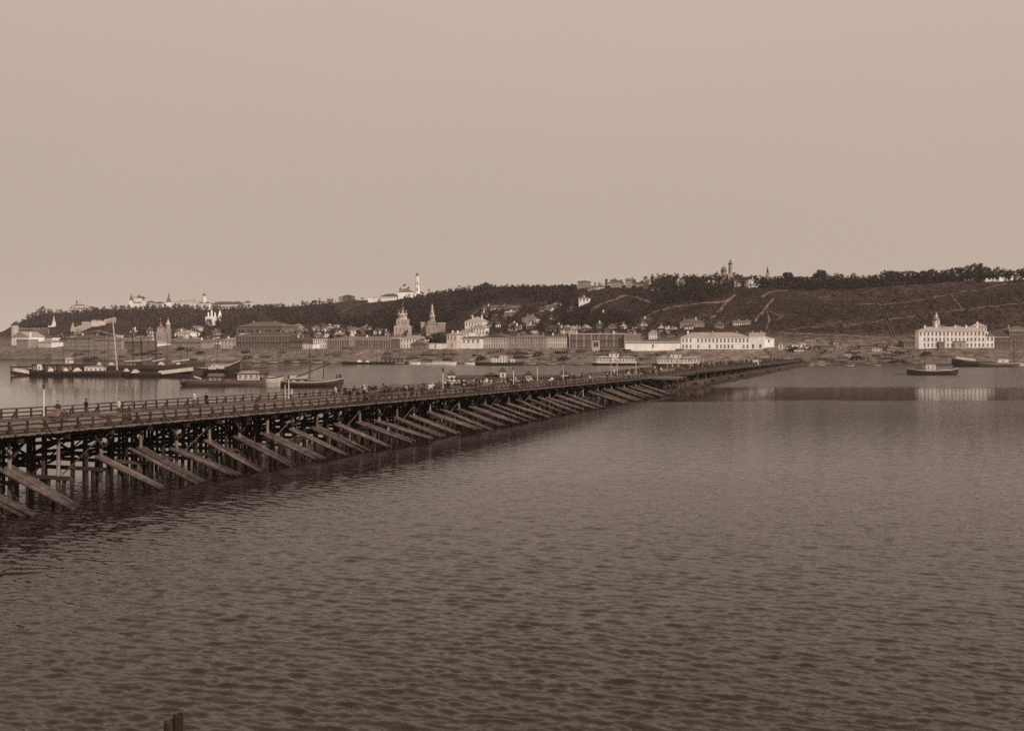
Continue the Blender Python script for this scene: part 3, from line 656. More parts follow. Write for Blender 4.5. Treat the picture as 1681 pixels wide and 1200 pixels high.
def wheel_mesh():
    b = MB(); n = 14
    rg = [[(x, r*math.cos(a), r*math.sin(a)) for x, r in ((-.035,.46),(.035,.46),(.035,.52),(-.035,.52))] for a in [2*math.pi*i/n for i in range(n+1)]]
    for i in range(n): b.rings([rg[i], rg[i+1]], caps=False)
    for i in range(8):
        a = 2*math.pi*i/8; b.tube((0, .05*math.cos(a), .05*math.sin(a)), (0, .47*math.cos(a), .47*math.sin(a)), .022, n=4)
    b.tube((-.09,0,0), (.09,0,0), .08, n=8); return b.mesh('wheel', 'wood_rail')
wheel_me = wheel_mesh()
def load_mesh(kind):
    b = MB()
    if kind == 'sacks':
        for k_ in range(9): b.lathe([(.02,-.14),(.2,-.12),(.27,0),(.2,.12),(.02,.15)], 8, (rng.uniform(-.4,.4), rng.uniform(-.9,.9)), rot=rng.random()); b.v[-40:] = [(x, y, z + .3 + .2*(k_ % 3)) for x, y, z in b.v[-40:]]
        return b.mesh('load', 'tarp', True)
    if kind == 'hay':
        b.rings([[(x*(1-.5*f*f), y, .1 + z*(1-.4*f*f)) for x, z in ((-.6,0),(.6,0),(.75,.5),(.45,.95),(-.4,1.0),(-.78,.5))] for f, y in ((-1,-1.3),(-.5,-.9),(0,0),(.5,.9),(1,1.3))]); return b.mesh('load', 'wood_grey')
    for k_ in range(8): b.tube((rng.uniform(-.4,.4), -2.2, .1+.1*(k_ % 4)), (rng.uniform(-.4,.4), 2.4, .25+.1*(k_ % 4)), .07, .05)
    return b.mesh('load', 'wood_brace')
def cart(u, s_, load, sgn, label, horse_label, at=None):
    tt = bridge_t(u, s_); rz = HEAD if sgn > 0 else HEAD + math.pi
    e = empty('horse_cart', at or B(tt, s_, z_deck(tt)+.02), rz); tag(e, label, 'cart', 'carts on the timber bridge' if at is None else 'carts on the floating bridge')
    b = MB(); b.box(-.6,.6,-1.4,1.4,.62,.7); b.box(-.66,-.602,-1.4,1.4,.64,.98); b.box(.602,.66,-1.4,1.4,.64,.98); b.box(-.6,.6,-1.46,-1.402,.64,.95)
    b.build('cart_bed', 'wood_grey', e)
    for x in (-.75, .75):
        for y in (-.9, .9): obj('wheel', wheel_me, e, (x, y, .52))
    for x in (-.5, .5): stick('shaft', (x, 1.3, .6), (x, 3.6, .98), .07, .07, 'wood_rail', e)
    tag(obj('load', load_mesh(load), e, (0, 0, .68)), kind='stuff')
    q = Matrix.Rotation(rz, 4, 'Z') @ Vector((0, 2.6, 0))
    h = obj('horse', horse_me, None, Vector(e.location) + q, rz); tag(h, horse_label, 'horse', 'draught horses on the timber bridge' if at is None else 'draught horses on the floating bridge'); obj('mane', mane_me, h)
for a in [(612, -4, 'timber', 1, 'horse cart with long poles jutting over its ends', 'dark horse between the shafts of the pole cart'),
          (648, -9, 'hay', -1, 'horse cart heaped with hay behind the pole cart', 'dark horse pulling the hay cart behind the poles'),
          (705, -5, 'sacks', 1, 'horse cart loaded with pale sacks near the pale mast', 'dark horse pulling the cart of pale sacks'),
          (770, -9, 'hay', -1, 'tall loaded hay cart among the crowd in front of the bath house', 'dark horse before the tall hay cart in the crowd'),
          (800, -3, 'timber', 1, 'cart of thin poles beside the near railing in the crowd', 'dark horse of the pole cart in the crowd'),
          (868, -6, 'sacks', -1, 'sack cart between lamp posts in the thick of the crowd', 'dark horse of the sack cart between the lamp posts'),
          (905, -3, 'sacks', 1, 'sack cart near the gap in the ice fenders', 'dark horse near the gap in the ice fenders'),
          (948, -8, 'hay', 1, 'hay cart leaving the crowd towards the far bank', 'dark horse of the hay cart leaving the crowd')]: cart(*a)
# a handcart of stacked bales and a sack heap on the near stretch
tt = bridge_t(96, -8.6); e = empty('handcart', B(tt, -8.6, z_deck(tt)+.02), HEAD); tag(e, 'low handcart stacked with dark bales on the planks', 'handcart')
MB().box(-.6,.6,-.95,.95,.45,.53).build('cart_bed', 'wood_grey', e)
for x in (-.7, .7): obj('wheel', wheel_me, e, (x, 0, .52))
for i, (x, y, z) in enumerate(((-.3,-.45,.53),(.3,-.45,.53),(-.3,.42,.53),(.28,.42,.53),(0,-.1,.86))): MB().box(x-.27,x+.27,y-.38,y+.38,z+.005,z+.32).build('bale', 'log_wall', e)
for x in (-.35, .35): stick('handle', (x, .9, .5), (x, 1.9, .85), .05, .05, 'wood_rail', e)
for q, (u, s_) in enumerate(((176, -9.5), (185, -9.2), (171, -9.0), (181, -9.9))):
    tt = bridge_t(u, s_); o = MB().lathe([(.05,0),(.42,.04),(.55,.22),(.42,.44),(.1,.52)], 9).build('sack', 'log_wall', None, True); o.location = B(tt, s_, z_deck(tt)+.01); o.scale = (1.2, .8, 1)
    tag(o, 'dark sack lying in a low heap near the far railing', 'sack', 'sacks on the bridge')

for i in range(12):
    ta = 236 + i*28 + rng.uniform(-6, 6); s_ = rng.uniform(-11, -2); ld_ = rng.choice(['hay', 'sacks', 'timber'])
    cart(0, 0, ld_, rng.choice((1, -1)), {'hay': 'hay cart', 'sacks': 'sack cart', 'timber': 'pole cart'}[ld_] + ' crossing in the throng of the floating bridge', 'dark horse drawing a %s over the floating bridge' % {'hay': 'hay cart', 'sacks': 'sack cart', 'timber': 'pole cart'}[ld_], B(ta, s_+ps(ta), pz(ta)+.02))
# ------------------------------------------------------------------ buildings
_win = {}
def window_mesh(wd, ht, arch=False, fm='trim'):
    k_ = (round(wd, 2), round(ht, 2), fm)
    if k_ not in _win:
        b = MB(); f = min(.14, wd*.12)
        b.add([(-wd/2,.12,0),(wd/2,.12,0),(wd/2,.12,ht),(-wd/2,.12,ht)], [(0,1,2,3)], 0)
        b.box(-wd/2,-wd/2+f,.03,.10,0,ht,1); b.box(wd/2-f,wd/2,.03,.10,0,ht,1); b.box(-f/2,f/2,.05,.10,.0,ht-f,1)
        b.box(-wd/2+f,wd/2-f,.03,.10,ht-f,ht,1); b.box(-wd/2-.15,wd/2+.15,-.32,-.2,-.14,-.01,1)
        _win[k_] = b.mesh('window', ['glass', fm])
    return _win[k_]
def facade(b, x0, x1, y, z0, z1, ops, axis='x', sgn=1, rec=.22):
    """wall sheet with real openings and reveals; axis x: along x at y facing -y, axis y: along y at x facing sgn"""
    def P(a, d, z): return (a, y + d, z) if axis == 'x' else (y - sgn*d, a, z)
    xs = sorted({x0, x1, *[o[0] for o in ops], *[o[1] for o in ops]}); zs = sorted({z0, z1, *[o[2] for o in ops], *[o[3] for o in ops]})
    S = {(round(o[0],4), round(o[2],4)) for o in ops}
    for i in range(len(xs)-1):
        for j in range(len(zs)-1):
            cx, cz = (xs[i]+xs[i+1])/2, (zs[j]+zs[j+1])/2
            if any(o[0] < cx < o[1] and o[2] < cz < o[3] for o in ops): continue
            b.add([P(xs[i],0,zs[j]), P(xs[i+1],0,zs[j]), P(xs[i+1],0,zs[j+1]), P(xs[i],0,zs[j+1])], [(0,1,2,3)] if (axis == 'x' or sgn > 0) else [(3,2,1,0)])
    for a, c, e, g in ops:
        for q0, q1 in (((a,e),(c,e)), ((c,e),(c,g)), ((c,g),(a,g)), ((a,g),(a,e))):
            b.add([P(q0[0],0,q0[1]), P(q1[0],0,q1[1]), P(q1[0],rec,q1[1]), P(q0[0],rec,q0[1])], [(3,2,1,0)])
def roof_mesh(Ln, dp, h, rh, kind, m, ov=.45):
    b = MB(); x0, x1, y0, y1 = -Ln/2-ov, Ln/2+ov, -ov, dp+ov; z = h + .02
    if kind == 'flat': b.box(x0+ov*.5, x1-ov*.5, y0+ov*.5, y1-ov*.5, z, z+.35)
    elif kind == 'hip':
        i = min((y1-y0)/2, (x1-x0)/2*.92); ym = (y0+y1)/2
        b.add([(x0,y0,z),(x1,y0,z),(x1,y1,z),(x0,y1,z),(x0+i,ym,z+rh),(x1-i,ym,z+rh)], [(0,1,5,4),(1,2,5),(2,3,4,5),(3,0,4),(3,2,1,0)])
    elif kind == 'gable':     # ridge along x
        ym = (y0+y1)/2; b.add([(x0,y0,z),(x1,y0,z),(x1,y1,z),(x0,y1,z),(x0,ym,z+rh),(x1,ym,z+rh)], [(0,1,5,4),(2,3,4,5),(1,2,5),(3,0,4),(3,2,1,0)])
    elif kind == 'front':     # gable end towards the river
        b.add([(x0,y0,z),(x1,y0,z),(x1,y1,z),(x0,y1,z),(0,y0,z+rh),(0,y1,z+rh)], [(0,4,5,3),(1,2,5,4),(0,1,4),(2,3,5),(3,2,1,0)])
    elif kind == 'pyramid':
        b.add([(x0,y0,z),(x1,y0,z),(x1,y1,z),(x0,y1,z),(0,dp/2,z+rh)], [(0,1,4),(1,2,4),(2,3,4),(3,0,4),(3,2,1,0)])
    return b.mesh('roof', m)
def building(name, label, u0, u1, vb, vt, rows=2, cols=None, roof='hip', rh=None, wm='white_wall', rm='roof_iron', depth=12, D=None, rot=None, cat='house', group=None,
             chim=2, side=0, pil=False, door=False, cornice=True, win=None, skip=()):
    uc = (u0+u1)/2; D = D or hit(uc, vb); X = XD(uc, D)
    if rot is None: rot = math.atan2(t_shore(uc+40)-t_shore(uc-40), XD(uc+40, t_shore(uc+40))-XD(uc-40, t_shore(uc-40)))
    else: rot = R(rot)
    Ln = (u1-u0)*D/F/(math.cos(rot) - X/D*math.sin(rot)); h = (vb-vt)*D/F; z = vz(vb, D)
    e = empty(name, (X, D, z), rot); tag(e, label, cat, group)
    cols = cols or max(1, int(Ln/3.6)); ops = []; wins = []
    zb = -max(2.5, z - min(ground(X-Ln/2, D), ground(X+Ln/2, D)) + 1.0)
    zb = min(zb, -2.5)
    pit, rp = Ln/cols, h/max(1, rows)
    ww, wh = win or (min(1.35, pit*.46), min(2.3, rp*.56))
    for r in range(rows):
        for c in range(cols):
            if (r, c) in skip: continue
            cx = -Ln/2 + (c+.5)*pit; z0 = r*rp + (rp-wh)*.52
            ops.append((cx-ww/2, cx+ww/2, z0, z0+wh)); wins.append((cx, z0))
    if door and Ln > 6:
        dc = cols//2; cx = -Ln/2+(dc+.5)*pit
        ops = [o for o in ops if not (abs((o[0]+o[1])/2-cx) < .01 and o[2] < rp)]; wins = [q for q in wins if not (abs(q[0]-cx) < .01 and q[1] < rp)]
        ops.append((cx-.9, cx+.9, .05, min(2.7, rp*.8)))
    b = MB(); facade(b, -Ln/2, Ln/2, 0, zb, h, ops)
    sops, swins = [], []
    if side:
        sp = depth/side
        for r in range(rows):
            for c in range(side):
                cy_ = (c+.5)*sp; z0 = r*rp + (rp-wh)*.52; sops.append((cy_-ww/2, cy_+ww/2, z0, z0+wh)); swins.append((cy_, z0))
    facade(b, 0, depth, Ln/2, zb, h, sops, 'y', 1); facade(b, 0, depth, -Ln/2, zb, h, sops, 'y', -1)
    b.add([(-Ln/2,depth,zb),(Ln/2,depth,zb),(Ln/2,depth,h),(-Ln/2,depth,h)], [(3,2,1,0)])
    b.add([(-Ln/2+.05,.26,zb),(Ln/2-.05,.26,zb),(Ln/2-.05,.26,h-.05),(-Ln/2+.05,.26,h-.05)], [(0,1,2,3)]) if False else None
    b.build('wall', wm, e)
    wmsh = window_mesh(ww, wh)
    for cx, z0 in wins: obj('window', wmsh, e, (cx, .10, z0))
    for cy_, z0 in swins:
        obj('window', wmsh, e, (Ln/2-.10, cy_, z0), R(90)); obj('window', wmsh, e, (-Ln/2+.10, cy_, z0), R(-90))
    if door and Ln > 6:
        MB().box(cx-.9, cx+.9, .12, .20, .05, min(2.7, rp*.8)).build('door', 'wood_rail', e)
    rh = rh if rh is not None else min(4.0, depth*.28)
    ro = obj('roof', roof_mesh(Ln, depth, h, rh, roof, rm), e)
    if cornice and h > 4: MB().box(-Ln/2-.28, Ln/2+.28, -.28, -.003, h-.45, h-.02).build('cornice', wm if wm != 'brick_wall' else 'trim', e)
    if roof != 'front':
        for c in range(chim):
            x = -Ln/2 + Ln*(c+.5+rng.uniform(-.2,.2))/chim
            MB().box(x-.45, x+.45, depth*.35, depth*.35+.8, h+rh*.25, h+rh+1.0).build('chimney', 'white_wall' if rng.random() < .5 else 'grey_wall', ro)
    if pil:
        n = cols + 1
        for c in range(0, n, pil):
            x = -Ln/2 + c*pit; x = min(max(x, -Ln/2+.3), Ln/2-.3)
            MB().box(x-.3, x+.3, -.22, -.004, 0, h-.5).build('pilaster', 'grey_wall' if wm == 'brick_wall' else wm, e)
    return e, Ln, h, D
def church(name, label, D, els, rot=0.0, cat='church'):
    """els: (part, shape, u centre, width px, v base, v top, material, depth offset m)"""
    u_ = els[0][2]; zb0 = vz(els[0][4], D)
    e = empty(name, (XD(u_, D), D, zb0), rot); tag(e, label, cat); s_ = D/F
    for el in els:
        part, shp, uc, wp, vb, vt, m = el[:7]; dy = el[7] if len(el) > 7 else 0.0
        x, r, z0, z1 = (uc-u_)*s_, wp*s_/2, vz(vb, D)-zb0, vz(vt, D)-zb0; h = z1-z0
        b = MB(); c = (x, dy)
        if shp == 'box': b.box(x-r, x+r, dy-r*.98, dy+r*.98, z0-(4 if el is els[0] or abs(z0) < .5 else .15), z1)
        elif shp == 'long': b.box(x-r, x+r, dy-4, dy+4, z0-3, z1)
        elif shp == 'oct': b.lathe([(r, z0-.15), (r, z1)], 8, c, rot=math.pi/8)
        elif shp == 'cyl': b.lathe([(r, z0-.15), (r, z1)], 12, c)
        elif shp == 'tent': b.lathe([(r*1.05, z0-.05), (r*.1, z1)], 8, c, rot=math.pi/8)
        elif shp == 'pyr': b.add([(x-r,dy-r,z0),(x+r,dy-r,z0),(x+r,dy+r,z0),(x-r,dy+r,z0),(x,dy,z1)], [(0,1,4),(1,2,4),(2,3,4),(3,0,4),(3,2,1,0)])
        elif shp == 'hipr': b.add([(x-r,dy-4.4,z0),(x+r,dy-4.4,z0),(x+r,dy+4.4,z0),(x-r,dy+4.4,z0),(x-r*.6,dy,z1),(x+r*.6,dy,z1)], [(0,1,5,4),(1,2,5),(2,3,4,5),(3,0,4),(3,2,1,0)])
        elif shp == 'onion': b.lathe([(r*.75,z0-.1),(r,z0+h*.16),(r*.98,z0+h*.28),(r*.72,z0+h*.45),(r*.34,z0+h*.6),(r*.12,z0+h*.75),(r*.05,z1)], 12, c)
        elif shp == 'dome': b.lathe([(r,z0-.1),(r*.97,z0+h*.25),(r*.8,z0+h*.55),(r*.5,z0+h*.8),(r*.15,z0+h*.96),(r*.03,z1)], 14, c)
        elif shp == 'baroque': b.lathe([(r,z0-.1),(r*.92,z0+h*.2),(r*.55,z0+h*.4),(r*.42,z0+h*.5),(r*.5,z0+h*.6),(r*.35,z0+h*.72),(r*.1,z0+h*.82),(r*.04,z1)], 10, c)
        elif shp == 'cross':
            b.box(x-.09, x+.09, dy-.09, dy+.09, z0-.2, z1); b.box(x-h*.28, x+h*.28, dy-.08, dy+.08, z0+h*.55, z0+h*.55+.18)
        elif shp == 'win':
            o = obj('window', window_mesh(r*2, h, True), e, (x, dy-.2, z0)); continue
        b.build(part, m, e, smooth=shp in ('onion', 'dome', 'baroque'))
    return e
Bd = building
WH = 'white_wall'
# --- main white block at the bridge head, its wing and its dormer storey
Bd('customs_house', 'long white two-storey building with arched windows at the bridge head', 1118, 1230, 573.5, 554, 2, 18, 'hip', 3.2, WH, 'roof_pale', 14, rot=-6, cat='building', chim=3, skip=((0,3),(0,5),(0,6),(0,8),(1,3),(0,14),(0,15)), side=3)
Bd('attic_block', 'white attic storey with six windows above the long roof at the bridge head', 1158, 1190, 553.5, 547, 1, 6, 'flat', .4, WH, 'roof_pale', 9, D=694, rot=-6, cat='building', chim=0)
Bd('gatehouse_wing', 'tall blank white wing at the right end of the bridge-head building', 1230, 1254, 574, 551, 2, 2, 'gable', 2.0, WH, 'roof_pale', 16, rot=-16, cat='building', chim=2, skip=((1,0),(1,1)))
Bd('white_annex', 'white annex with a single small window beside the blank wing', 1253, 1271, 571, 556, 2, 1, 'hip', 2.0, WH, 'roof_pale', 16, rot=18, cat='building', chim=1, skip=((0,0),))
# --- right-hand white block
Bd('riverside_mansion', 'long white three-storey riverside building below the terraced slope', 1508, 1617, 571, 543.5, 3, 17, 'hip', 2.6, WH, 'roof_pale', 11, rot=-9, cat='building', chim=6, skip=((0,0),(0,5),(0,6),(1,0),(0,9),(0,10),(0,11)))
Bd('low_annex', 'narrow low white annex between the mansion and the brick warehouse', 1618, 1632, 571, 552, 2, 2, 'gable', 1.8, WH, 'roof_iron', 14, rot=-8, cat='building', chim=1)
Bd('brick_warehouse', 'brick warehouse with a dark gable towards the river', 1632, 1656, 571, 553, 2, 6, 'front', 4.0, 'brick_wall', 'roof_dark', 18, rot=0, cat='warehouse')
Bd('brick_mill', 'tall brick building with pale cornice dots beside the gabled warehouse', 1656.5, 1700, 571, 542, 3, 10, 'hip', 2.6, 'brick_wall', 'roof_iron', 18, rot=0, cat='building')
Bd('small_mansion_attic', 'white balustraded attic on the mansion roof ridge', 1596, 1620, 543, 536, 1, 5, 'hip', 2.0, WH, 'roof_pale', 6, D=682, rot=-9, cat='building', chim=1)
Bd('roof_pavilion', 'small white pavilion on the joint of the mansion roofs', 1566, 1578, 543, 537, 1, 2, 'front', 1.3, WH, 'roof_pale', 6, D=682, rot=-9, cat='building')
Bd('timber_shed', 'low dark timber shed left of the riverside mansion', 1483, 1505, 571, 562, 1, 4, 'gable', 1.6, 'log_wall', 'roof_dark', 9, rot=0, cat='shed', chim=0)
Bd('kiosk', 'dark wooden stall against the middle of the mansion wall', 1541, 1551, 571.5, 562, 1, 1, 'flat', .3, 'log_wall', 'roof_dark', 3, D=664, rot=0, cat='stall', chim=0)
Bd('kiosk', 'grey wooden stall under the joint of the two mansion blocks', 1567, 1586, 571.5, 561, 1, 1, 'flat', .3, 'grey_wall', 'roof_iron', 3, D=663, rot=0, cat='stall', chim=0)
# --- brick block, white wall and neighbours in the middle
Bd('brick_exchange', 'broad dark brick building with pale roof edge and pilasters', 934, 1024, 571, 548, 2, 22, 'flat', .6, 'brick_wall', 'roof_pale', 26, cat='building', pil=3, chim=3, rot=-10)
Bd('portal', 'pale projecting portal in front of the dark brick building', 972, 984, 571.5, 560, 1, 1, 'flat', .3, 'cream_wall', 'roof_pale', 2, D=688, cat='portal', chim=0, rot=-10, win=(3.2, 2.6))
Bd('side_block', 'grey rendered block at the right end of the dark brick building', 1024.5, 1052, 571, 549, 2, 6, 'flat', .5, 'grey_wall', 'roof_pale', 22, rot=-4, cat='building', chim=1)
Bd('long_warehouse', 'long low white warehouse wall along the quay', 1026, 1117, 572.5, 563, 1, 1, 'gable', 1.0, WH, 'roof_pale', 8, cat='warehouse', chim=0, D=680, win=(1.2, 2.0), rot=-8)
Bd('quay_house', 'pale building with tall windows left of the dark brick block', 897, 930, 571.5, 553, 2, 9, 'hip', 1.6, 'cream_wall', 'roof_dark', 20, cat='building')
Bd('quay_warehouse', 'long grey pilastered warehouse with a dark roof edge', 835, 896, 572, 553.5, 2, 14, 'hip', 1.6, 'grey_wall', 'roof_iron', 24, cat='warehouse', pil=3)
Bd('gabled_warehouse', 'pale warehouse with a low pediment and rows of windows', 789, 834, 572, 554, 2, 11, 'front', 2.2, 'cream_wall', 'roof_dark', 22, cat='warehouse')
Bd('awning_warehouse', 'low white warehouse with a dark awning along its front', 750, 788, 572.5, 556, 2, 5, 'gable', 1.6, WH, 'roof_iron', 16, cat='warehouse', skip=[(0,i) for i in range(5)])
Bd('pale_block', 'tall plain pale block beside the clump of trees', 733, 749.5, 573, 549, 2, 3, 'hip', 1.6, 'cream_wall', 'roof_pale', 18, cat='building', skip=((0,0),(0,2)))
Bd('white_storehouse', 'white upper storehouse peering over the awning warehouse', 748, 771, 556, 545.5, 1, 3, 'hip', 1.5, WH, 'roof_pale', 12, D=775, cat='building')
Bd('yard_wall', 'white yard wall in front of the clump of trees', 696, 733, 573, 564, 1, 1, 'flat', .25, WH, 'roof_pale', .8, cat='wall', chim=0, win=(1.2, 2.2))
Bd('white_row_house', 'white row house with a dark awning beside the arcaded exchange', 641, 656, 571, 553.5, 2, 3, 'hip', 2.0, WH, 'roof_iron', 14, cat='building', skip=[(0,i) for i in range(3)])
Bd('white_row_house', 'longer white row house with grey roof before the tiered church', 656.5, 696, 571.5, 556, 2, 8, 'hip', 2.4, WH, 'roof_pale', 14, cat='building')
Bd('boat_shed', 'arched dark boat shed on the quay below the row houses', 674, 699, 574.5, 565, 1, 3, 'front', 2.6, 'log_wall', 'roof_iron', 8, D=728, cat='shed', chim=0)
# arcaded exchange
Bd('arcaded_exchange', 'long dark arcaded trading hall with many upright piers', 537, 641, 572.5, 557.5, 1, 26, 'hip', 2.2, 'brick_wall', 'roof_iron', 18, cat='building', pil=1, win=(1.7, 4.4), chim=3)
church('round_gable', 'pale round gable on the roof of the arcaded trading hall', 745, [('wall', 'box', 578, 9, 558, 552, 'grey_wall'), ('gable', 'dome', 578, 9, 552, 547.5, 'cream_wall')], cat='gable')
Bd('white_house', 'white two-storey house with six windows at the end of the arcade', 514, 536, 572.5, 556.5, 2, 6, 'flat', .3, WH, 'roof_iron', 14, cat='house', chim=0)
Bd('white_house', 'low white house on the quay left of the arcade', 496.5, 513.5, 573, 565, 1, 4, 'flat', .3, WH, 'roof_pale', 10, cat='house', chim=0)
Bd('dark_arcade', 'broad dark brick market hall with an arcade of arches on the quay', 386, 475, 573, 551.5, 2, 18, 'hip', 3.0, 'brick_wall', 'roof_dark', 24, cat='building', win=(1.8, 3.1))
Bd('hall_behind', 'dark building with pale roof lights rising behind the market hall', 388, 462, 553, 536, 1, 5, 'hip', 4.0, 'log_wall', 'roof_iron', 24, D=905, cat='building', win=(6.5, 2.6), chim=2)
Bd('dark_shed', 'dark low shed right of the market hall', 475.5, 496, 573, 560, 1, 5, 'hip', 3.2, 'log_wall', 'roof_dark', 16, cat='shed')
Bd('white_lodge', 'white lodge with two windows beside the market hall', 362, 386, 572, 558, 2, 4, 'hip', 1.6, 'cream_wall', 'roof_pale', 12, cat='house')
Bd('white_shed', 'long narrow white shed left of the market hall', 330, 361, 566, 560.5, 1, 6, 'gable', 1.4, WH, 'roof_iron', 10, cat='shed', chim=0)
Bd('quay_block', 'long grey three-storey block with a dark roof behind the barges', 111, 155, 575, 555.5, 3, 14, 'hip', 3.0, 'grey_wall', 'roof_dark', 18, cat='building')
Bd('quay_block', 'grey block with flat roof right behind the pale mast', 156, 199, 575, 558, 2, 12, 'hip', 2.0, 'grey_wall', 'roof_iron', 18, cat='building')
Bd('gabled_house', 'white house with a broad low gable near the fortress tower', 19, 47, 567, 553, 2, 3, 'front', 4.5, WH, 'roof_pale', 16, cat='house', skip=[(1,0),(1,1),(1,2)])
Bd('grey_annex', 'grey annex in front of the broad white gable', 27, 46, 571, 558, 2, 4, 'flat', .4, 'grey_wall', 'roof_iron', 10, cat='house', D=905, chim=0)
Bd('white_villa', 'white villa with close-set windows on the left quay', 63, 84, 571, 561.5, 2, 7, 'hip', 2.0, WH, 'roof_pale', 12, cat='house')
Bd('long_white_shed', 'long white shed behind the left quay villa', 50, 63, 560, 554.5, 1, 4, 'gable', 1.2, WH, 'roof_pale', 9, cat='shed', chim=0)
Bd('long_white_shed', 'long white shed with dark roof above the left quay villa', 72, 88, 560, 554, 1, 5, 'gable', 1.6, WH, 'roof_dark', 9, cat='shed', chim=0)
Bd('white_house', 'white house with a row of square windows beside the twin-domed church', 233, 250, 561, 554.5, 1, 5, 'gable', 1.4, WH, 'roof_iron', 10, cat='house')
Bd('market_roof', 'low house under a broad white roof before the towered church', 235, 258, 569, 564, 1, 5, 'hip', 2.0, WH, 'roof_pale', 14, cat='house', chim=0)
Bd('white_house', 'white house below the slope right of the towered church', 288, 312, 554, 546, 1, 5, 'hip', 2.0, WH, 'roof_pale', 12, cat='house')
Bd('white_house', 'small white house alone on the dark spur', 313, 325, 543, 537.5, 1, 3, 'gable', 1.4, 'cream_wall', 'roof_pale', 9, cat='house', chim=0)
Bd('quay_row', 'grey row of shops on the quay before the towered church', 282, 330, 572, 562, 1, 11, 'hip', 2.6, 'grey_wall', 'roof_iron', 14, cat='building')
Bd('quay_row', 'brown row of shops behind the three dark masts', 200, 234, 573, 561, 2, 8, 'hip', 2.4, 'log_wall', 'roof_iron', 14, cat='building')
# --- on the hill
Bd('hill_house', 'white house with three small windows alone on the bare slope', 950, 967, 500.5, 489.5, 2, 3, 'hip', 1.2, WH, 'roof_iron', 10, cat='house', chim=1, skip=((0,0),(0,1),(0,2)), rot=-12)
Bd('hill_mansion', 'white mansion with a row of dark windows on the hilltop', 1206, 1229, 470, 461.5, 1, 5, 'hip', 2.2, WH, 'roof_pale', 10, cat='house', rot=-8)
Bd('hill_mansion', 'white wing built down the slope beside the hilltop mansion', 1229.5, 1245, 472.5, 461.5, 1, 3, 'hip', 2.2, WH, 'roof_pale', 12, cat='house', rot=10, chim=1)
Bd('slope_house', 'grey house with a row of windows above the bridge-head building', 1116, 1156, 538.5, 529, 1, 10, 'hip', 2.6, 'grey_wall', 'roof_iron', 12, cat='house')
Bd('slope_house', 'white low house with eight windows above the blank wing', 1203, 1232, 534.5, 529.5, 1, 8, 'gable', 1.4, WH, 'roof_iron', 9, cat='house')
Bd('white_mansion', 'large white gabled mansion among the slope houses', 763, 792, 546, 528, 2, 6, 'hip', 4.0, WH, 'roof_pale', 18, cat='house', rot=-18, side=4)
Bd('white_mansion_wing', 'white gabled wing below the large slope mansion', 776, 796, 549, 538, 2, 4, 'front', 2.6, WH, 'roof_pale', 12, D=812, cat='house', rot=-14)
Bd('villa', 'villa with a hipped dark roof and pale walls on the lower slope', 857, 880, 534, 523, 2, 6, 'hip', 3.0, 'cream_wall', 'roof_iron', 12, cat='house')
Bd('long_terrace', 'long white terrace wall house high on the slope', 793, 836, 509.5, 504.5, 1, 9, 'gable', 1.8, 'cream_wall', 'roof_iron', 9, cat='house')
Bd('ridge_house', 'grey two-storey house on the bare ridge top', 948, 968, 473, 462, 2, 6, 'hip', 1.2, 'grey_wall', 'roof_iron', 12, cat='house')
Bd('ridge_house', 'broad ridge house with dark roof between trees', 1002, 1020, 473, 463, 2, 6, 'gable', 2.2, 'grey_wall', 'roof_dark', 12, cat='house')
Bd('ridge_house', 'narrow tall ridge house standing out down the slope', 1027, 1037, 473, 460, 2, 3, 'gable', 2.0, 'grey_wall', 'roof_iron', 10, cat='house')
Bd('ridge_house', 'low grey ridge house right of the narrow one', 1044, 1061, 471, 466, 1, 5, 'gable', 2.0, 'grey_wall', 'roof_dark', 10, cat='house')
Bd('ridge_house', 'tiny white gabled house under a crooked ridge tree', 1068, 1073, 466, 461, 1, 1, 'front', 1.5, WH, 'roof_pale', 7, cat='house')
Bd('ridge_house', 'white house half hidden in the dark grove of the ridge', 1110, 1124, 469, 463.5, 1, 4, 'gable', 2.2, WH, 'roof_iron', 10, cat='house', D=905)
Bd('ridge_house', 'low pale house in the grove below the green church', 1158, 1174, 468.5, 465, 1, 4, 'gable', 1.6, 'cream_wall', 'roof_iron', 9, cat='house', D=905)
Bd('small_white_house', 'small white gabled house behind the long low warehouse', 1065, 1078, 558, 547, 2, 3, 'front', 2.4, WH, 'roof_pale', 10, cat='house', D=745)
# --- roofs crowding behind the quay: countable small houses
small = []
for i in range(62):
    u = rng.uniform(200, 500); small.append((u, rng.uniform(546, 566), 'lower')) if i % 3 == 0 else None
    u = rng.choice([rng.uniform(470, 640), rng.uniform(470, 575), rng.uniform(740, 935), rng.uniform(900, 1115)]); small.append((u, rng.uniform(540, 556), 'lower'))
for u, v in ((845,512),(812,527),(826,527),(803,537),(818,537),(888,513),(899,510),(870,541),(840,540),(905,527),(795,522),(835,520),(983,540),(1005,541),(1022,541),(965,543),(945,545),(1085,545),(1098,548),(1106,542),
             (884,525),(915,507),(935,512),(990,521),(1060,531),(1130,541),(1180,540),(1060,475),(1075,478),(985,476),(970,478),(1140,468),(560,493),(570,491),(540,496),(645,489)): small.append((u, v, 'slope'))
for u in (56, 70, 90, 98, 104, 118, 132, 150, 165, 178, 190, 206, 214, 228, 246, 260, 284, 300, 318, 345): small.append((u, rng.uniform(556, 563), 'left'))
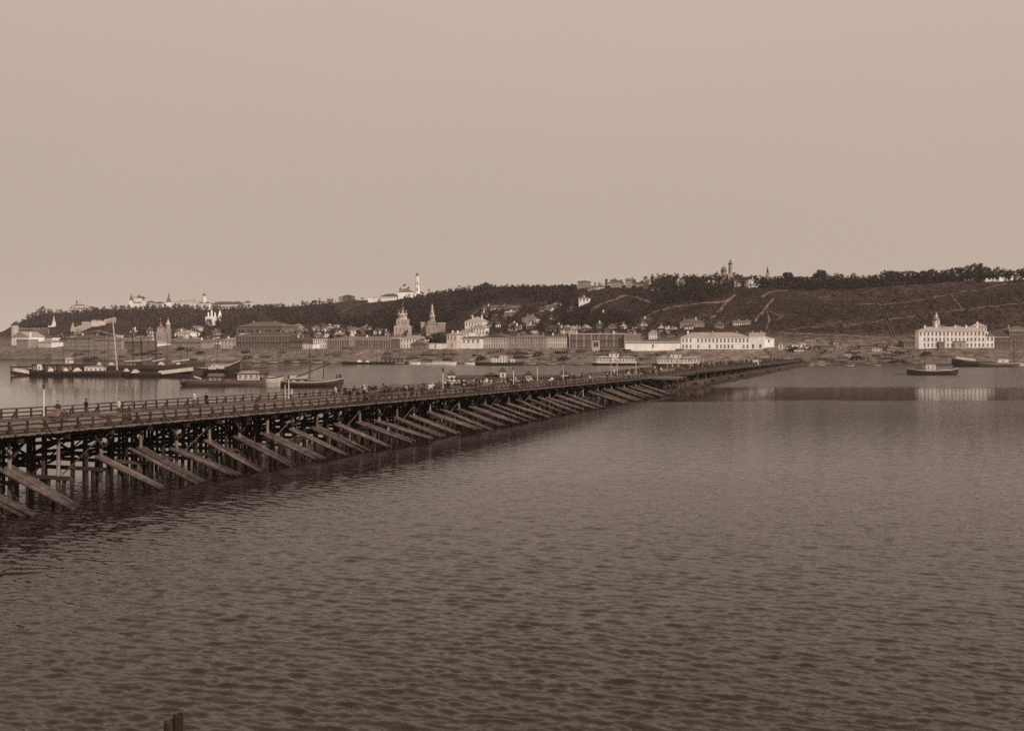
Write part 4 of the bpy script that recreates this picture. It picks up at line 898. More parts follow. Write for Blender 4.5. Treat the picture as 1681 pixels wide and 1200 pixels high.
for i, (u, v, kd) in enumerate(small):
    wpx = rng.uniform(7, 15); hp = rng.uniform(4, 7)
    wmn = rng.choice(['white_wall', 'cream_wall', 'grey_wall', 'log_wall', 'grey_wall', 'log_wall']); rf = rng.choice(['gable', 'front', 'hip'])
    colr = {'white_wall': 'white', 'cream_wall': 'pale', 'grey_wall': 'grey', 'log_wall': 'brown log'}[wmn]; rfn = {'gable': 'ridge roof', 'front': 'gabled front', 'hip': 'hipped roof'}[rf]
    Bd('small_house', 'small %s house, %s, %s' % (colr, rfn, ('behind ' if kd != 'slope' else 'uphill of ') + place(u, [(111, 'the left villa'), (200, 'the grey quay blocks'), (260, 'the three dark masts'), (330, 'the towered church'), (386, 'the white lodge'), (475, 'the market hall'), (537, 'the low white house'), (590, 'the arcade gable'), (641, 'the arcade'), (700, 'the row houses'), (750, 'the tree clump'), (790, 'the awning warehouse'), (835, 'the pediment warehouse'), (897, 'the pilastered warehouse'), (934, 'the tall-windowed building'), (980, 'the brick portal'), (1025, 'the brick building'), (1070, 'the low warehouse'), (9999, 'the bridge-head building')])), u-wpx/2, u+wpx/2, v, v-hp, 1, max(2, int(wpx/3.6)), rf, rng.uniform(1.4, 2.6), wmn, rng.choice(['roof_iron', 'roof_pale', 'roof_dark']),
       rng.uniform(8, 11), rot=rng.uniform(-25, 10), group='small houses of the town', chim=1 if rng.random() < .6 else 0, cornice=False)
# --- fortress, palaces on the left hilltop
Bd('governor_house', 'white hilltop palace with dark hipped roof and cupola', 116, 135, 515, 502, 2, 7, 'hip', 3.0, WH, 'roof_iron', 18, D=1735, cat='palace', chim=0, rot=-12)
church('palace_cupola', 'small dark cupola on the hilltop palace roof', 1744, [('drum', 'oct', 126, 2.5, 500, 497, 'grey_wall'), ('dome', 'onion', 126, 3, 497, 492, 'dome')], cat='cupola')
Bd('palace_wing', 'lower white wing right of the hilltop palace', 138, 153, 514, 505.5, 2, 6, 'hip', 2.5, WH, 'roof_iron', 14, D=1735, cat='palace', chim=1, rot=-12)
Bd('palace_wall', 'long low white wall trailing off the hilltop palace', 153.5, 168, 513.5, 511, 1, 1, 'flat', .3, WH, 'roof_pale', 3, D=1735, cat='wall', chim=0, rot=-12, win=(1.5,1))
Bd('hill_row', 'white dark-roofed house next to the twin-spired cathedral', 238, 251, 507, 497, 2, 5, 'hip', 3.5, WH, 'roof_dark', 14, D=1745, cat='house', chim=0, rot=-12)
Bd('hill_row', 'white hipped house stepping down from the cathedral', 252, 266, 508, 498.5, 2, 5, 'hip', 3.5, WH, 'roof_dark', 14, D=1745, cat='house', chim=0, rot=-12)
Bd('barrack', 'white barrack with a long pale roof on the fortress hill', 286, 323, 505, 495.5, 2, 12, 'hip', 4.0, WH, 'roof_pale', 18, D=1750, cat='building', chim=2, rot=-12)
Bd('barrack', 'short white barrack under the hilltop cupola tower', 323.5, 343, 504.5, 498, 1, 6, 'hip', 3.0, WH, 'roof_iron', 16, D=1742, cat='building', chim=1, rot=-12)
Bd('arsenal', 'long hilltop arsenal with a dark dormered roof', 345, 399, 507, 500, 1, 17, 'hip', 5.0, WH, 'roof_dark', 18, D=1740, cat='building', chim=4, rot=-12)
Bd('corner_pavilion', 'white corner tower at the end of the arsenal', 399.5, 410, 509, 497, 2, 3, 'pyramid', 3.5, WH, 'roof_dark', 10, D=1733, cat='tower', chim=0, rot=-12)
Bd('hill_shed', 'low white building trailing off right of the corner tower', 411, 437, 507, 503.5, 1, 8, 'gable', 2.6, WH, 'roof_dark', 12, D=1735, cat='building', chim=0, rot=-12)
Bd('hill_shed', 'low pale building on the notch of the skyline', 438, 463, 504.5, 501, 1, 8, 'gable', 2.2, 'cream_wall', 'roof_iron', 12, D=1735, cat='building', chim=0, rot=-12)
church('cathedral', 'white hilltop cathedral with two slender dark spires', 1745, [('wall', 'long', 226, 26, 506, 495, WH), ('wall', 'box', 228, 13, 496, 490, WH), ('roof', 'hipr', 231, 15, 490.2, 486.5, 'roof_iron'), ('tower', 'oct', 215.5, 4.5, 500, 493, WH), ('spire', 'tent', 215.5, 5, 493, 482, 'dome'), ('tower', 'oct', 220.5, 4.5, 500, 494, WH), ('spire', 'tent', 220.5, 5, 494, 486, 'dome'), ('cross', 'cross', 215.5, 1, 482, 478.5, 'gilt'), ('dome', 'onion', 228, 5, 488, 482, 'dome')])
church('tent_belfry', 'hilltop belfry with tall tent roof above white base', 1742, [('wall', 'box', 277, 10, 506, 498, WH), ('drum', 'oct', 277, 7, 498, 496, WH), ('tent_roof', 'tent', 277, 8, 496, 485, 'dome'), ('dome', 'onion', 277, 2.6, 485.5, 479.5, 'dome')], cat='belfry')
church('cupola_tower', 'white hilltop tower with a dark dome above the barracks', 1748, [('wall', 'oct', 335.5, 7, 504, 490, WH), ('drum', 'oct', 335.5, 5, 490, 486, WH), ('dome', 'onion', 335.5, 6, 486, 480, 'dome')], cat='tower')
church('white_church', 'white church with clustered spires on the dark slope under the arsenal', 1330, [('wall', 'box', 348, 17, 529, 520, WH), ('drum', 'oct', 342, 2.6, 520, 516, WH), ('dome', 'onion', 342, 3, 516, 511.5, WH), ('drum', 'oct', 347.5, 3.2, 520, 513, WH), ('dome', 'onion', 347.5, 3.6, 513, 507.5, WH), ('drum', 'oct', 353, 2.6, 520, 516, WH), ('dome', 'onion', 353, 3, 516, 511.5, WH), ('tower', 'oct', 361, 6, 527, 518.5, WH), ('tent_roof', 'tent', 361, 6.2, 518.5, 509, WH), ('window', 'win', 345, 1, 526, 523, WH, -6), ('window', 'win', 350, 1, 526, 523, WH, -6)])
church('towered_church', 'grey brick church with a pointed belfry behind the dark masts', 885, [('wall', 'box', 265, 15, 567, 545, 'grey_wall'), ('wall', 'box', 265, 11, 545, 538, 'grey_wall'), ('roof', 'pyr', 265, 11.5, 538, 534, 'roof_iron'), ('drum', 'oct', 264, 4, 535.5, 532, 'grey_wall'), ('dome', 'onion', 264, 5, 532, 526, 'dome'), ('cross', 'cross', 264, 1, 526, 521, 'gilt'),
       ('belfry', 'box', 276, 8, 567, 540, 'grey_wall'), ('belfry', 'oct', 276, 7.2, 540, 533, 'grey_wall'), ('tent_roof', 'tent', 276, 7.5, 533, 524.5, 'cream_wall'), ('cross', 'cross', 276, 1, 524.5, 521, 'gilt'), ('window', 'win', 262, 1.4, 558, 550, WH, -3.8), ('window', 'win', 267, 1.4, 558, 550, WH, -3.8), ('window', 'win', 276, 2, 551, 545, WH, -2.0), ('annex', 'box', 254, 7, 567, 556, 'cream_wall'), ('roof', 'pyr', 254, 7.5, 556, 550, 'roof_pale')])
church('twin_domed_church', 'small white church with twin slim domes on the left slope', 1010, [('wall', 'box', 220, 9, 556, 543, WH), ('drum', 'oct', 217.5, 2.2, 543, 540, WH), ('dome', 'onion', 217.5, 2.6, 540, 535.5, WH), ('drum', 'oct', 222, 2.2, 543, 540, WH), ('dome', 'onion', 222, 2.6, 540, 535.5, WH), ('window', 'win', 220, 1.4, 551, 547, WH, -2.4)])
church('slope_chapel', 'small white chapel with a sharp spire below the fortress trees', 1240, [('wall', 'box', 84.5, 8, 541, 534, WH), ('tower', 'box', 88.5, 5, 540, 529, WH), ('spire', 'tent', 88.5, 4.5, 529, 518, 'cream_wall'), ('roof', 'pyr', 83, 6, 534, 530, 'roof_pale')], cat='chapel')
church('fortress_tower', 'round grey fortress tower with a dark cone roof at the hill foot', 1080, [('wall', 'cyl', 24.5, 11.5, 553, 534, 'cream_wall'), ('roof', 'tent', 24.5, 12.5, 534, 528, 'roof_dark')], cat='tower')
church('tent_tower', 'pale pointed tower on the fortress wall', 1120, [('wall', 'box', 119.5, 5, 546, 538, 'cream_wall'), ('tent_roof', 'tent', 119.5, 6, 538, 529.5, 'roof_pale')], cat='tower')
church('quay_turret', 'tiny white turret behind the long white sheds', 930, [('wall', 'oct', 50, 3, 556, 549.5, WH), ('roof', 'tent', 50, 3.4, 549.5, 544.5, WH)], cat='turret')
church('small_steeple', 'thin white steeple right of the hall behind the market', 905, [('wall', 'oct', 467, 3.4, 551, 542, WH), ('spire', 'tent', 467, 3.2, 542, 532, WH)], cat='steeple')
def wall_run(name, label, pts, hm, m, th=1.0, cat='wall'):
    """a wall climbing over the ground through photograph points, with stepped merlons"""
    P = [pt(u, v) for u, v in pts]; e = empty(name, P[0]); tag(e, label, cat)
    for a, c in zip(P[:-1], P[1:]):
        n = max(1, int((c-a).length/14))
        for i in range(n):
            p0, p1 = a.lerp(c, i/n), a.lerp(c, (i+1)/n); d = (p1-p0).length
            z = max(p0.z, p1.z); ang_ = math.atan2(p1.y-p0.y, p1.x-p0.x)
            b = MB(); b.box(0, d, -th/2, th/2, -4-abs(p1.z-p0.z), hm)
            for q in range(int(d/3)): b.box(q*3+.4, q*3+1.9, -th/2, th/2, hm+.001, hm+1.1)
            o = b.build('wall_section', m, e); o.location = Vector((p0.x, p0.y, z)) - P[0]; o.rotation_euler = (0, 0, ang_)
wall_run('fortress_wall', 'long grey fortress wall below the wooded hill', [(30, 548), (55, 548.5), (80, 548)], 5.0, 'grey_wall')
wall_run('climbing_wall', 'pale fortress wall climbing the slope in steps', [(122, 548), (135, 543), (150, 537), (172, 534), (190, 529)], 4.0, 'cream_wall')
wall_run('park_wall', 'white wall along the edge of the hilltop park', [(1611, 463), (1640, 462.5), (1660, 461), (1690, 459)], 1.6, 'white_wall', .6)
# --- monastery on the skyline
DM = 1268
church('monastery_belfry', 'tall slender white bell tower on the skyline', DM, [('wall', 'box', 687, 13, 490, 482, WH), ('tower', 'oct', 685.5, 7.5, 482, 470, WH), ('tower', 'oct', 685, 6.4, 470, 460, WH), ('tower', 'oct', 685, 5.4, 460, 453, WH), ('dome', 'baroque', 685, 5.6, 453, 446.5, 'dome'), ('window', 'win', 686, 1.6, 468, 463, WH, -2.2), ('window', 'win', 685.5, 1.6, 478, 473, WH, -2.6)], cat='bell tower')
church('monastery_church', 'white hilltop church with dark clustered domes beside the bell tower', DM+6, [('wall', 'box', 667, 25, 490, 480, WH), ('roof', 'pyr', 667, 26, 480, 472, 'roof_iron'), ('drum', 'oct', 664, 4.6, 476, 470, WH), ('dome', 'onion', 664, 6, 470, 464, 'dome'), ('drum', 'oct', 657.5, 3, 480, 476, WH), ('dome', 'onion', 657.5, 4.4, 476, 470.5, 'dome'), ('drum', 'oct', 671, 3, 480, 474, WH), ('dome', 'onion', 671, 4, 474, 469.5, 'dome')])
Bd('monastery_hall', 'long hall with dark roof left of the hilltop church', 625, 652, 490, 486.5, 1, 8, 'hip', 3.0, WH, 'roof_dark', 11, D=DM, cat='building', chim=0, rot=-10)
Bd('monastery_wall', 'white monastery wall sloping away on the skyline', 604, 624, 492.5, 488.5, 1, 1, 'flat', .3, WH, 'roof_pale', 1.2, D=DM+8, cat='wall', chim=0, rot=-8, win=(1, 1.5))
Bd('skyline_house', 'small white cube house in a gap of the skyline trees', 765, 774, 481, 470, 2, 2, 'pyramid', 1.6, WH, 'roof_pale', 7, D=1125, cat='house', chim=0, rot=-12)
church('tiered_church', 'grey tiered baroque church with five dark cupolas at the hill foot', 835, [('wall', 'box', 661.5, 27, 548, 535, 'stone_wall'), ('wall', 'box', 661.5, 20, 535, 524, 'stone_wall'), ('wall', 'oct', 661, 15, 524, 515, 'stone_wall'), ('cornice', 'oct', 661, 16.5, 524, 523, WH), ('cornice', 'oct', 661, 16, 516, 515, WH), ('drum', 'oct', 661, 5, 515, 509, 'stone_wall'), ('dome', 'onion', 661, 6.4, 509, 501.5, 'dome'), ('cross', 'cross', 661, 1, 501.5, 496, 'gilt')]
       + [('drum', 'oct', 661+dx, 3.2, 517, 513, 'stone_wall', dy) for dx, dy in ((-6,-2.4),(6,-2.4),(-5,2.6),(5,2.6))] + [('dome', 'onion', 661+dx, 4, 513, 507, 'dome', dy) for dx, dy in ((-6,-2.4),(6,-2.4),(-5,2.6),(5,2.6))]
       + [('window', 'win', 661.5+dx, 2, 533, 527, WH, -4.6) for dx in (-5.5, 0, 5.5)] + [('window', 'win', 661.5+dx, 2, 545, 538, WH, -6.2) for dx in (-9, -3, 3, 9)] + [('window', 'win', 661, 2, 522, 517, WH, -3.4)])
church('tiered_belfry', 'slender brick tiered belfry tapering to a spire at the hill foot', 835, [('wall', 'box', 709, 17, 550, 534, 'grey_wall'), ('wall', 'box', 709, 13, 534, 527, 'grey_wall'), ('tier', 'oct', 709.5, 9.4, 527, 518.5, 'grey_wall'), ('tier', 'oct', 709.5, 6.2, 518.5, 511, 'cream_wall'), ('tier', 'oct', 709.5, 3.4, 511, 505.5, 'cream_wall'), ('dome', 'onion', 709.5, 3.4, 505.5, 497.5, 'gilt'), ('cornice', 'oct', 709.5, 11.4, 527.5, 526.6, 'trim'), ('cornice', 'oct', 709.5, 10.4, 519.2, 518.2, 'trim'), ('cornice', 'oct', 709.5, 7.2, 511.6, 510.8, 'trim'), ('cornice', 'oct', 709.5, 4.2, 506, 505.2, 'trim')]
       + [('window', 'win', 709.5, 2.2, 525.5, 520.5, WH, -2.05), ('window', 'win', 709.5, 1.6, 517, 512.5, WH, -1.35), ('window', 'win', 705.5, 2.2, 532.5, 528.5, WH, -3.0), ('window', 'win', 712.5, 2.2, 532.5, 528.5, WH, -3.0), ('window', 'win', 704.5, 2.2, 545, 538, WH, -3.9), ('window', 'win', 713, 2.2, 545, 538, WH, -3.9)], cat='belfry')
church('church_nave', 'low brick church nave with a flat parapet beside the tiered belfry', 842, [('wall', 'box', 697.5, 12, 550, 530, 'grey_wall'), ('parapet', 'box', 697.5, 13, 530, 529, 'trim'), ('wall', 'box', 724, 13, 550, 531, 'grey_wall', 4), ('parapet', 'box', 724, 14, 531, 530, 'trim', 4)] + [('window', 'win', 694.5+6*i, 1.8, 545, 537, WH, -2.9) for i in (0, 1)])
church('ridge_church', 'domed ridge church half hidden among trees', 935, [('wall', 'box', 1187, 15, 470, 455, 'grey_wall'), ('drum', 'cyl', 1188, 9, 455, 446, 'grey_wall'), ('dome', 'dome', 1188, 10, 446, 437.5, 'dome'), ('drum', 'oct', 1177, 4, 457, 450, 'grey_wall'), ('dome', 'onion', 1177, 5.4, 450, 444, 'dome'), ('cross', 'cross', 1188, 1, 437.5, 434, 'gilt'), ('window', 'win', 1188, 1.6, 453, 448.5, WH, -2.3)])
church('ridge_belfry', 'slim bell tower with a dark cap beside the ridge dome', 932, [('wall', 'box', 1199, 9, 470, 450, 'grey_wall'), ('tower', 'oct', 1199, 6.5, 450, 434, 'grey_wall'), ('dome', 'baroque', 1199, 7.6, 434, 425.5, 'dome'), ('window', 'win', 1199, 2, 446, 437, WH, -1.8)], cat='bell tower')
church('ridge_steeple', 'thin dark steeple alone among the ridge trees', 925, [('wall', 'box', 1260, 4.5, 470, 448, 'grey_wall'), ('spire', 'tent', 1260, 4.2, 448, 437, 'roof_dark')], cat='steeple')
church('riverside_church', 'white domed church rising behind the riverside mansion', 712, [('wall', 'box', 1539, 20, 560, 537, 'cream_wall'), ('roof', 'pyr', 1539, 21, 537, 531, 'roof_iron'), ('drum', 'oct', 1537, 11, 534, 526, 'cream_wall'), ('dome', 'dome', 1537, 11.5, 526, 519.5, 'roof_pale'), ('lantern', 'oct', 1537, 3.6, 520.5, 517, WH), ('dome', 'onion', 1537, 3.4, 517, 511, 'gilt'), ('tower', 'box', 1530.5, 5, 560, 536, WH, -6), ('spire', 'tent', 1530.5, 5, 536, 526.5, WH, -6)] + [('window', 'win', 1537+dx, 1.8, 532.5, 528, WH, -2.05) for dx in (0,)])
# ------------------------------------------------------------------ paths and stairs on the slopes
def path(pts, wd, m='path'):
    P = []
    for (a, c), (d, e_) in zip(pts[:-1], pts[1:]):
        n = max(2, int(math.hypot(d-a, e_-c)/6))
        P += [(a+(d-a)*i/n, c+(e_-c)*i/n) for i in range(n)]
    P.append(pts[-1]); W = [pt(u, v) for u, v in P]
    b = MB(); rows_ = []
    for i, q in enumerate(W):
        d = (W[min(i+1, len(W)-1)] - W[max(i-1, 0)]); d.z = 0; d.normalize(); n_ = Vector((-d.y, d.x, 0)) * wd * .5 * (.75 + .5*((i*7) % 5)/5)
        l, r = q+n_, q-n_
        rows_.append((Vector((l.x, l.y, max(ground(l.x, l.y), q.z-.3)+.28)), Vector((r.x, r.y, max(ground(r.x, r.y), q.z-.3)+.28))))
    for (a, c), (d, e_) in zip(rows_[:-1], rows_[1:]):
        dn = Vector((0, 0, -.8)); b.add([a, c, e_, d, a+dn, c+dn, e_+dn, d+dn], [(0,3,2,1),(4,5,6,7),(0,1,5,4),(1,2,6,5),(2,3,7,6),(3,0,4,7)])
    tag(b.build('path', m), kind='structure')
for pts, wd in [([(1400,500),(1446,502),(1502,495),(1561,484),(1608,477),(1652,466)],1.6), ([(1330,539),(1381,535),(1452,527),(1511,518),(1533,520)],1.6), ([(1543,514),(1587,510),(1641,503),(1685,498)],1.6),
                ([(1561,484),(1570,497),(1579,508)],1.8), ([(1278,547),(1320,550),(1400,553),(1468,556),(1509,552)],3.0), ([(1403,476),(1489,470),(1598,463)],1.4),
                ([(1100,507),(1139,500),(1171,498),(1193,495),(1207,486)],4.0), ([(1177,515),(1187,506),(1193,495)],3.2), ([(1239,529),(1257,507),(1270,491)],2.6), ([(1250,489),(1264,481),(1293,477)],4.0),
                ([(1259,511),(1263,527),(1258,541)],1.8), ([(1259,511),(1284,521),(1275,527)],2.2), ([(1296,543),(1350,534),(1381,530)],1.6), ([(1051,526),(1070,516),(1082,511),(1097,508),(1112,504)],4.5),
                ([(969,514),(985,501),(1007,494),(1027,486),(1045,490),(1067,499)],4.5), ([(1007,534),(1027,529)],4.0), ([(555,516),(580,503),(612,495)],2.4), ([(771,520),(790,507)],3.0), ([(112,556),(122,551),(135,546)],9.0), ([(880,500),(915,494)],3.0),
                ([(200,552),(180,548),(160,544),(140,546)],7.0), ([(1140,536),(1165,524),(1180,517)],2.6), ([(940,522),(965,519),(985,518)],3.0), ([(780,575.5),(850,576),(920,577.5)],5.0), ([(420,577),(460,575.5),(500,576)],3.0)]:
    path(pts, wd*.65)
# wooden stairs: a stringer pair and single steps
def stairs(u0, v0, u1, v1, label, wd=2.0):
    a, c = pt(u0, v0, .5), pt(u1, v1, .5); e = empty('hill_stairs', a); tag(e, label, 'stairs')
    n = 26; d = c - a; side = Vector((-d.y, d.x, 0)).normalized() * wd/2
    W = [a.lerp(c, i/n) for i in range(n+1)]
    W = [Vector((q.x, q.y, ground(q.x, q.y)+.5)) - a for q in W]
    for i in range(n):
        for s_ in (-1, 1): stick('stringer', W[i]+side*s_, W[i+1]+side*s_, .25, .35, 'wood_brace', e)
        if i % 2 == 0: stick('tread', W[i]-side, W[i]+side, .8, .18, 'wood_brace', e)
stairs(1444, 495, 1468, 555, 'long straight wooden stairs down the terraced grassy slope')
stairs(733, 573.5, 722, 590, 'pale wooden quay stairs below the clump of trees', 2.0)
for u0, v0, u1, v1, lb in ((638, 574, 628, 589, 'plank gangway down the bank below the arcade'), (935, 573.5, 927, 590, 'dark plank gangway below the dark brick building'), (1252, 573.5, 1268, 586, 'dark gangway from the blank wing down to the bridge'), (464, 575, 458, 588, 'plank gangway below the dark shed')):
    stairs(u0, v0, u1, v1, lb, 2.0)

# ------------------------------------------------------------------ trees
def leaf_cloud(b, c, r, n, sz, rg_, sq=.8):
    for _ in range(n):
        d = Vector((rg_.gauss(0,1), rg_.gauss(0,1), rg_.gauss(0,1))).normalized() * r * rg_.uniform(.45, 1.0); d.z *= sq
        q = Vector(c) + d; n_ = (d.normalized() + Vector((rg_.uniform(-.7,.7), rg_.uniform(-.7,.7), rg_.uniform(-.2,.9)))).normalized()
        x = n_.orthogonal().normalized(); y = n_.cross(x); a = rg_.uniform(0, 6.28); x, y = x*math.cos(a)+y*math.sin(a), y*math.cos(a)-x*math.sin(a)
        s_ = sz*rg_.uniform(.6, 1.3)
        b.add([q-x*s_, q-y*s_*.7, q+x*s_, q+y*s_*.7], [(0,1,2,3)])
def tree_meshes(seed, shape):
    """unit-height (10 m) tree: tapered trunk with limbs, crown of leaf clumps"""
    rg_ = random.Random(seed); tr = MB(); cr_ = MB()
    hb = {'round': 1.6, 'tall': 1.4, 'wide': 3.6, 'ragged': 2.0}[shape]
    tr.tube((0,0,-1.5), (rg_.uniform(-.15,.15),0,hb), .28, .2, 7); tr.tube((0,0,hb), (rg_.uniform(-.4,.4), rg_.uniform(-.3,.3), 8.6), .2, .05, 6)
    nc = {'round': 13, 'tall': 12, 'wide': 12, 'ragged': 9}[shape]
    for i in range(nc):
        f = (i + .5)/nc; a = i*2.4 + rg_.uniform(-.4,.4)
        if shape == 'round': z = hb + f*(9.2-hb); rad = 2.9*math.sin(math.pi*(.18+.72*f))*rg_.uniform(.6,1.1); r = rg_.uniform(1.0, 1.7)
        elif shape == 'tall': z = hb + f*(9.3-hb); rad = 1.7*(1-f*.75)*rg_.uniform(.6,1.1); r = rg_.uniform(.8, 1.2)
        elif shape == 'wide': z = 5.4 + 3.4*f*rg_.uniform(.7,1.1); rad = 4.0*(1-f*.6)*rg_.uniform(.5,1.1); r = rg_.uniform(1.0, 1.7)
        else: z = hb + f*(9.0-hb); rad = rg_.uniform(.6, 3.0)*(1-.4*f); r = rg_.uniform(.8, 1.4)
        c = Vector((rad*math.cos(a), rad*math.sin(a), z)); tr.tube((0, 0, max(hb*.8, z-2.4)), c, .1, .03, 4)
        leaf_cloud(cr_, c, r, 34, .42, rg_)
    return tr.mesh('trunk', 'bark'), cr_.mesh('crown', 'leaf')
TREES = {k_: [tree_meshes(i*13+j, k_) for j in range(3)] for i, k_ in enumerate(('round', 'tall', 'wide', 'ragged'))}
def tree(x, y, hm, shape, label, group=None, z=None, sx=1.0, name='tree'):
    tm, cm = rng.choice(TREES[shape]); s_ = hm/10
    e = empty(name, (x, y, ground(x, y)-.2 if z is None else z), rng.uniform(0, 6.28)); e.scale = (s_*sx, s_*sx, s_); tag(e, label, 'tree', group)
    obj('trunk', tm, e); obj('crown', cm, e); return e
def crest_tree(u, vt, shape, label, group=None, sx=1.0, back=0.0):
    D = t_Dc(u) + back; z = ground_uD(u, D); hm = max(3.0, vz(vt, D) - z)
    return tree(XD(u, D), D, hm, shape, label, group, sx=sx)
sky_t = tab([(20,531),(45,522),(60,512),(70,504),(80,512),(92,506),(108,513),(170,509),(210,509),(290,508),(345,507),(450,506),(470,501),(500,499),(530,491),(545,490),(560,491),(590,487),(600,491),(690,487),(700,481),(716,479),(722,486),(745,474),(760,472),(780,474),(796,464),(806,468),(820,470),(850,466),(865,468),(885,465),(900,468),(915,466),(935,467),(945,467),(960,462),
             (980,456),(992,460),(1006,455),(1020,459),(1036,453),(1046,459),(1072,450),(1078,458),(1086,456),(1102,451),(1112,454),(1125,451),(1140,449),(1160,448),(1175,450),(1188,455),(1205,449),(1215,451),(1235,453),(1250,453),(1275,453),(1292,446),(1305,452),(1320,452),(1347,443),(1360,448),(1375,446),(1395,450),(1420,449),(1436,445),(1450,446),(1465,441),(1480,440),(1500,441),(1515,444),(1540,440),(1560,441),(1580,435),(1600,432),(1615,434),(1632,441),(1645,437),(1660,441),(1675,436),(1700,436),(1760,434)])
cut = [(112,170),(208,268),(284,465),(600,695),(946,970),(763,777)]
u = 28.0
while u < 1760:
    stp = rng.uniform(4.5, 9) if (u > 700 or u < 110) else rng.uniform(7, 16)
    if not any(a < u < c for a, c in cut):
        where = place(u, CREST)
        sh = rng.choice(['round', 'round', 'ragged', 'tall', 'wide']) if u > 500 else 'round'
        crest_tree(u, sky_t(u) + rng.uniform(-3.5, 6.5), sh, {'round': 'dark round-headed tree ', 'ragged': 'dark ragged tree ', 'tall': 'dark upright tree ', 'wide': 'dark spreading tree '}[sh] + where, 'trees along the hill crest', sx=rng.uniform(.75, 1.5), back=rng.uniform(-6, 14))
    u += stp
crest_tree(1348, 441, 'wide', 'umbrella-shaped tree standing above the ridge park', sx=.9); crest_tree(797, 462, 'wide', 'broad domed tree topping the wooded skyline', sx=1.5)
crest_tree(1071, 448, 'ragged', 'crooked ragged tree above the tiny ridge house', sx=.8); crest_tree(1293, 444, 'wide', 'wide low tree left of the ridge park'); crest_tree(70, 502, 'round', 'bushy pair tree at the end of the fortress hill', sx=1.2)
crest_tree(1600, 431, 'round', 'tallest tree at the right end of the ridge park', sx=1.1)
for i, (u, vb, vt, sx) in enumerate(((702, 571, 551, 1.2), (712, 571, 546, 1.3), (722, 571, 543, 1.3), (730, 571, 547, 1.2), (692, 571, 556, 1.0))):
    D = 741; tree(XD(u, D), D, (vb-vt)*D/F, 'round', 'dark tree of the clump behind the white yard wall', 'clump behind the yard wall', z=vz(vb, D), sx=sx*1.2)
# woods that read as one mass
def inside(u, v, poly):
    c = False; n = len(poly)
    for i in range(n):
        (x0, y0), (x1, y1) = poly[i], poly[(i+1) % n]
        if (y0 > v) != (y1 > v) and u < (x1-x0)*(v-y0)/(y1-y0)+x0: c = not c
    return c
def woods(name, label, poly, n, hmin, hmax, leafn=26, lsz=.62, m='leaf_wood', crown=1.5):
    b = MB(); us_ = [q[0] for q in poly]; vs2 = [q[1] for q in poly]; k_ = 0; tries = 0
    while k_ < n and tries < n*12:
        tries += 1; u, v = rng.uniform(min(us_), max(us_)), rng.uniform(min(vs2), max(vs2))
        if not inside(u, v, poly): continue
        D = hit(u, v) + rng.uniform(-6, 6); x = XD(u, D); z = ground_uD(u, D); hm = rng.uniform(hmin, hmax)
        if hmax > 4: b.tube((x, D, z-.5), (x, D, z+hm*.6), .16, .08, 4)
        for j in range(3 if hmax > 4 else 1):
            leaf_cloud(b, (x+rng.uniform(-1,1)*crown*.5, D+rng.uniform(-1,1)*crown*.5, z + hm*(.45+.2*j)), crown*rng.uniform(.7,1.1)*(1-.15*j), leafn//3 if hmax > 4 else leafn, lsz, rng, .85)
        k_ += 1
    tag(b.build(name, m), label, 'wood', kind='stuff')
woods('woodland', 'dense dark wood on the middle hillside', [(440,510),(530,500),(545,512),(560,532),(600,528),(640,510),(665,496),(690,494),(760,482),(860,482),(945,484),(935,512),(860,497),(795,500),(770,512),(740,528),(700,540),(620,547),(540,537),(480,540),(440,528)], 1300, 6, 11, 30, .75, crown=2.6)
woods('woodland', 'dark park trees along the upper edge of the ridge', [(1078,468),(1200,472),(1250,473),(1330,478),(1400,476),(1500,470),(1600,463),(1690,461),(1690,459),(1600,460),(1400,469),(1250,466),(1078,462)], 430, 6, 10, 30, .65, crown=2.2)
woods('woodland', 'dark grove in the hollow below the ridge church', [(1070,472),(1140,471),(1205,480),(1190,491),(1130,497),(1078,502)], 330, 5, 9, 30, .65, crown=2.2)
woods('woodland', 'wooded flank of the fortress hill', [(25,541),(60,518),(115,516),(200,510),(280,509),(400,508),(440,510),(430,528),(370,545),(330,533),(300,543),(200,527),(130,532),(60,540)], 900, 6, 11, 27, .9, m='leaf_hazed', crown=3.0)
woods('woodland', 'thicket behind the brick building roofs', [(925,518),(960,524),(1000,520),(1045,522),(1040,533),(985,536),(930,536)], 260, 3.5, 6.5, 27, .55, crown=1.8)
woods('woodland', 'garden trees between the slope houses', [(795,512),(900,512),(945,505),(945,540),(870,545),(800,548),(770,530)], 190, 4, 7, 27, .55, crown=1.7)
def crest_wood(u0, u1, n, label, hmin, hmax):
    b = MB()
    for i in range(n):
        u = rng.uniform(u0, u1); D = t_Dc(u) + rng.uniform(-10, 45); x = XD(u, D); z = ground_uD(u, D); hm = rng.uniform(hmin, hmax)
        b.tube((x, D, z-.5), (x, D, z+hm*.6), .16, .08, 4)
        for j in range(3): leaf_cloud(b, (x+rng.uniform(-1,1), D+rng.uniform(-1,1), z + hm*(.3+.22*j)), 2.1*rng.uniform(.7,1.1)*(1-.15*j), 10, .65, rng, .85)
    tag(b.build('woodland', 'leaf_wood'), label, 'wood', kind='stuff')
crest_wood(1080, 1175, 150, 'undergrowth of the ridge grove left of the ridge church', 4, 7)
crest_wood(1250, 1760, 620, 'undergrowth filling the ridge park', 4, 7.5)
crest_wood(700, 945, 330, 'undergrowth along the wooded middle skyline', 3, 6)
woods('woodland', 'garden trees among the lower town roofs', [(60,552),(300,547),(480,545),(640,548),(760,548),(930,547),(1110,546),(1112,556),(930,556),(640,560),(400,562),(60,564)], 230, 3.5, 7.0, 27, .6, crown=1.7)
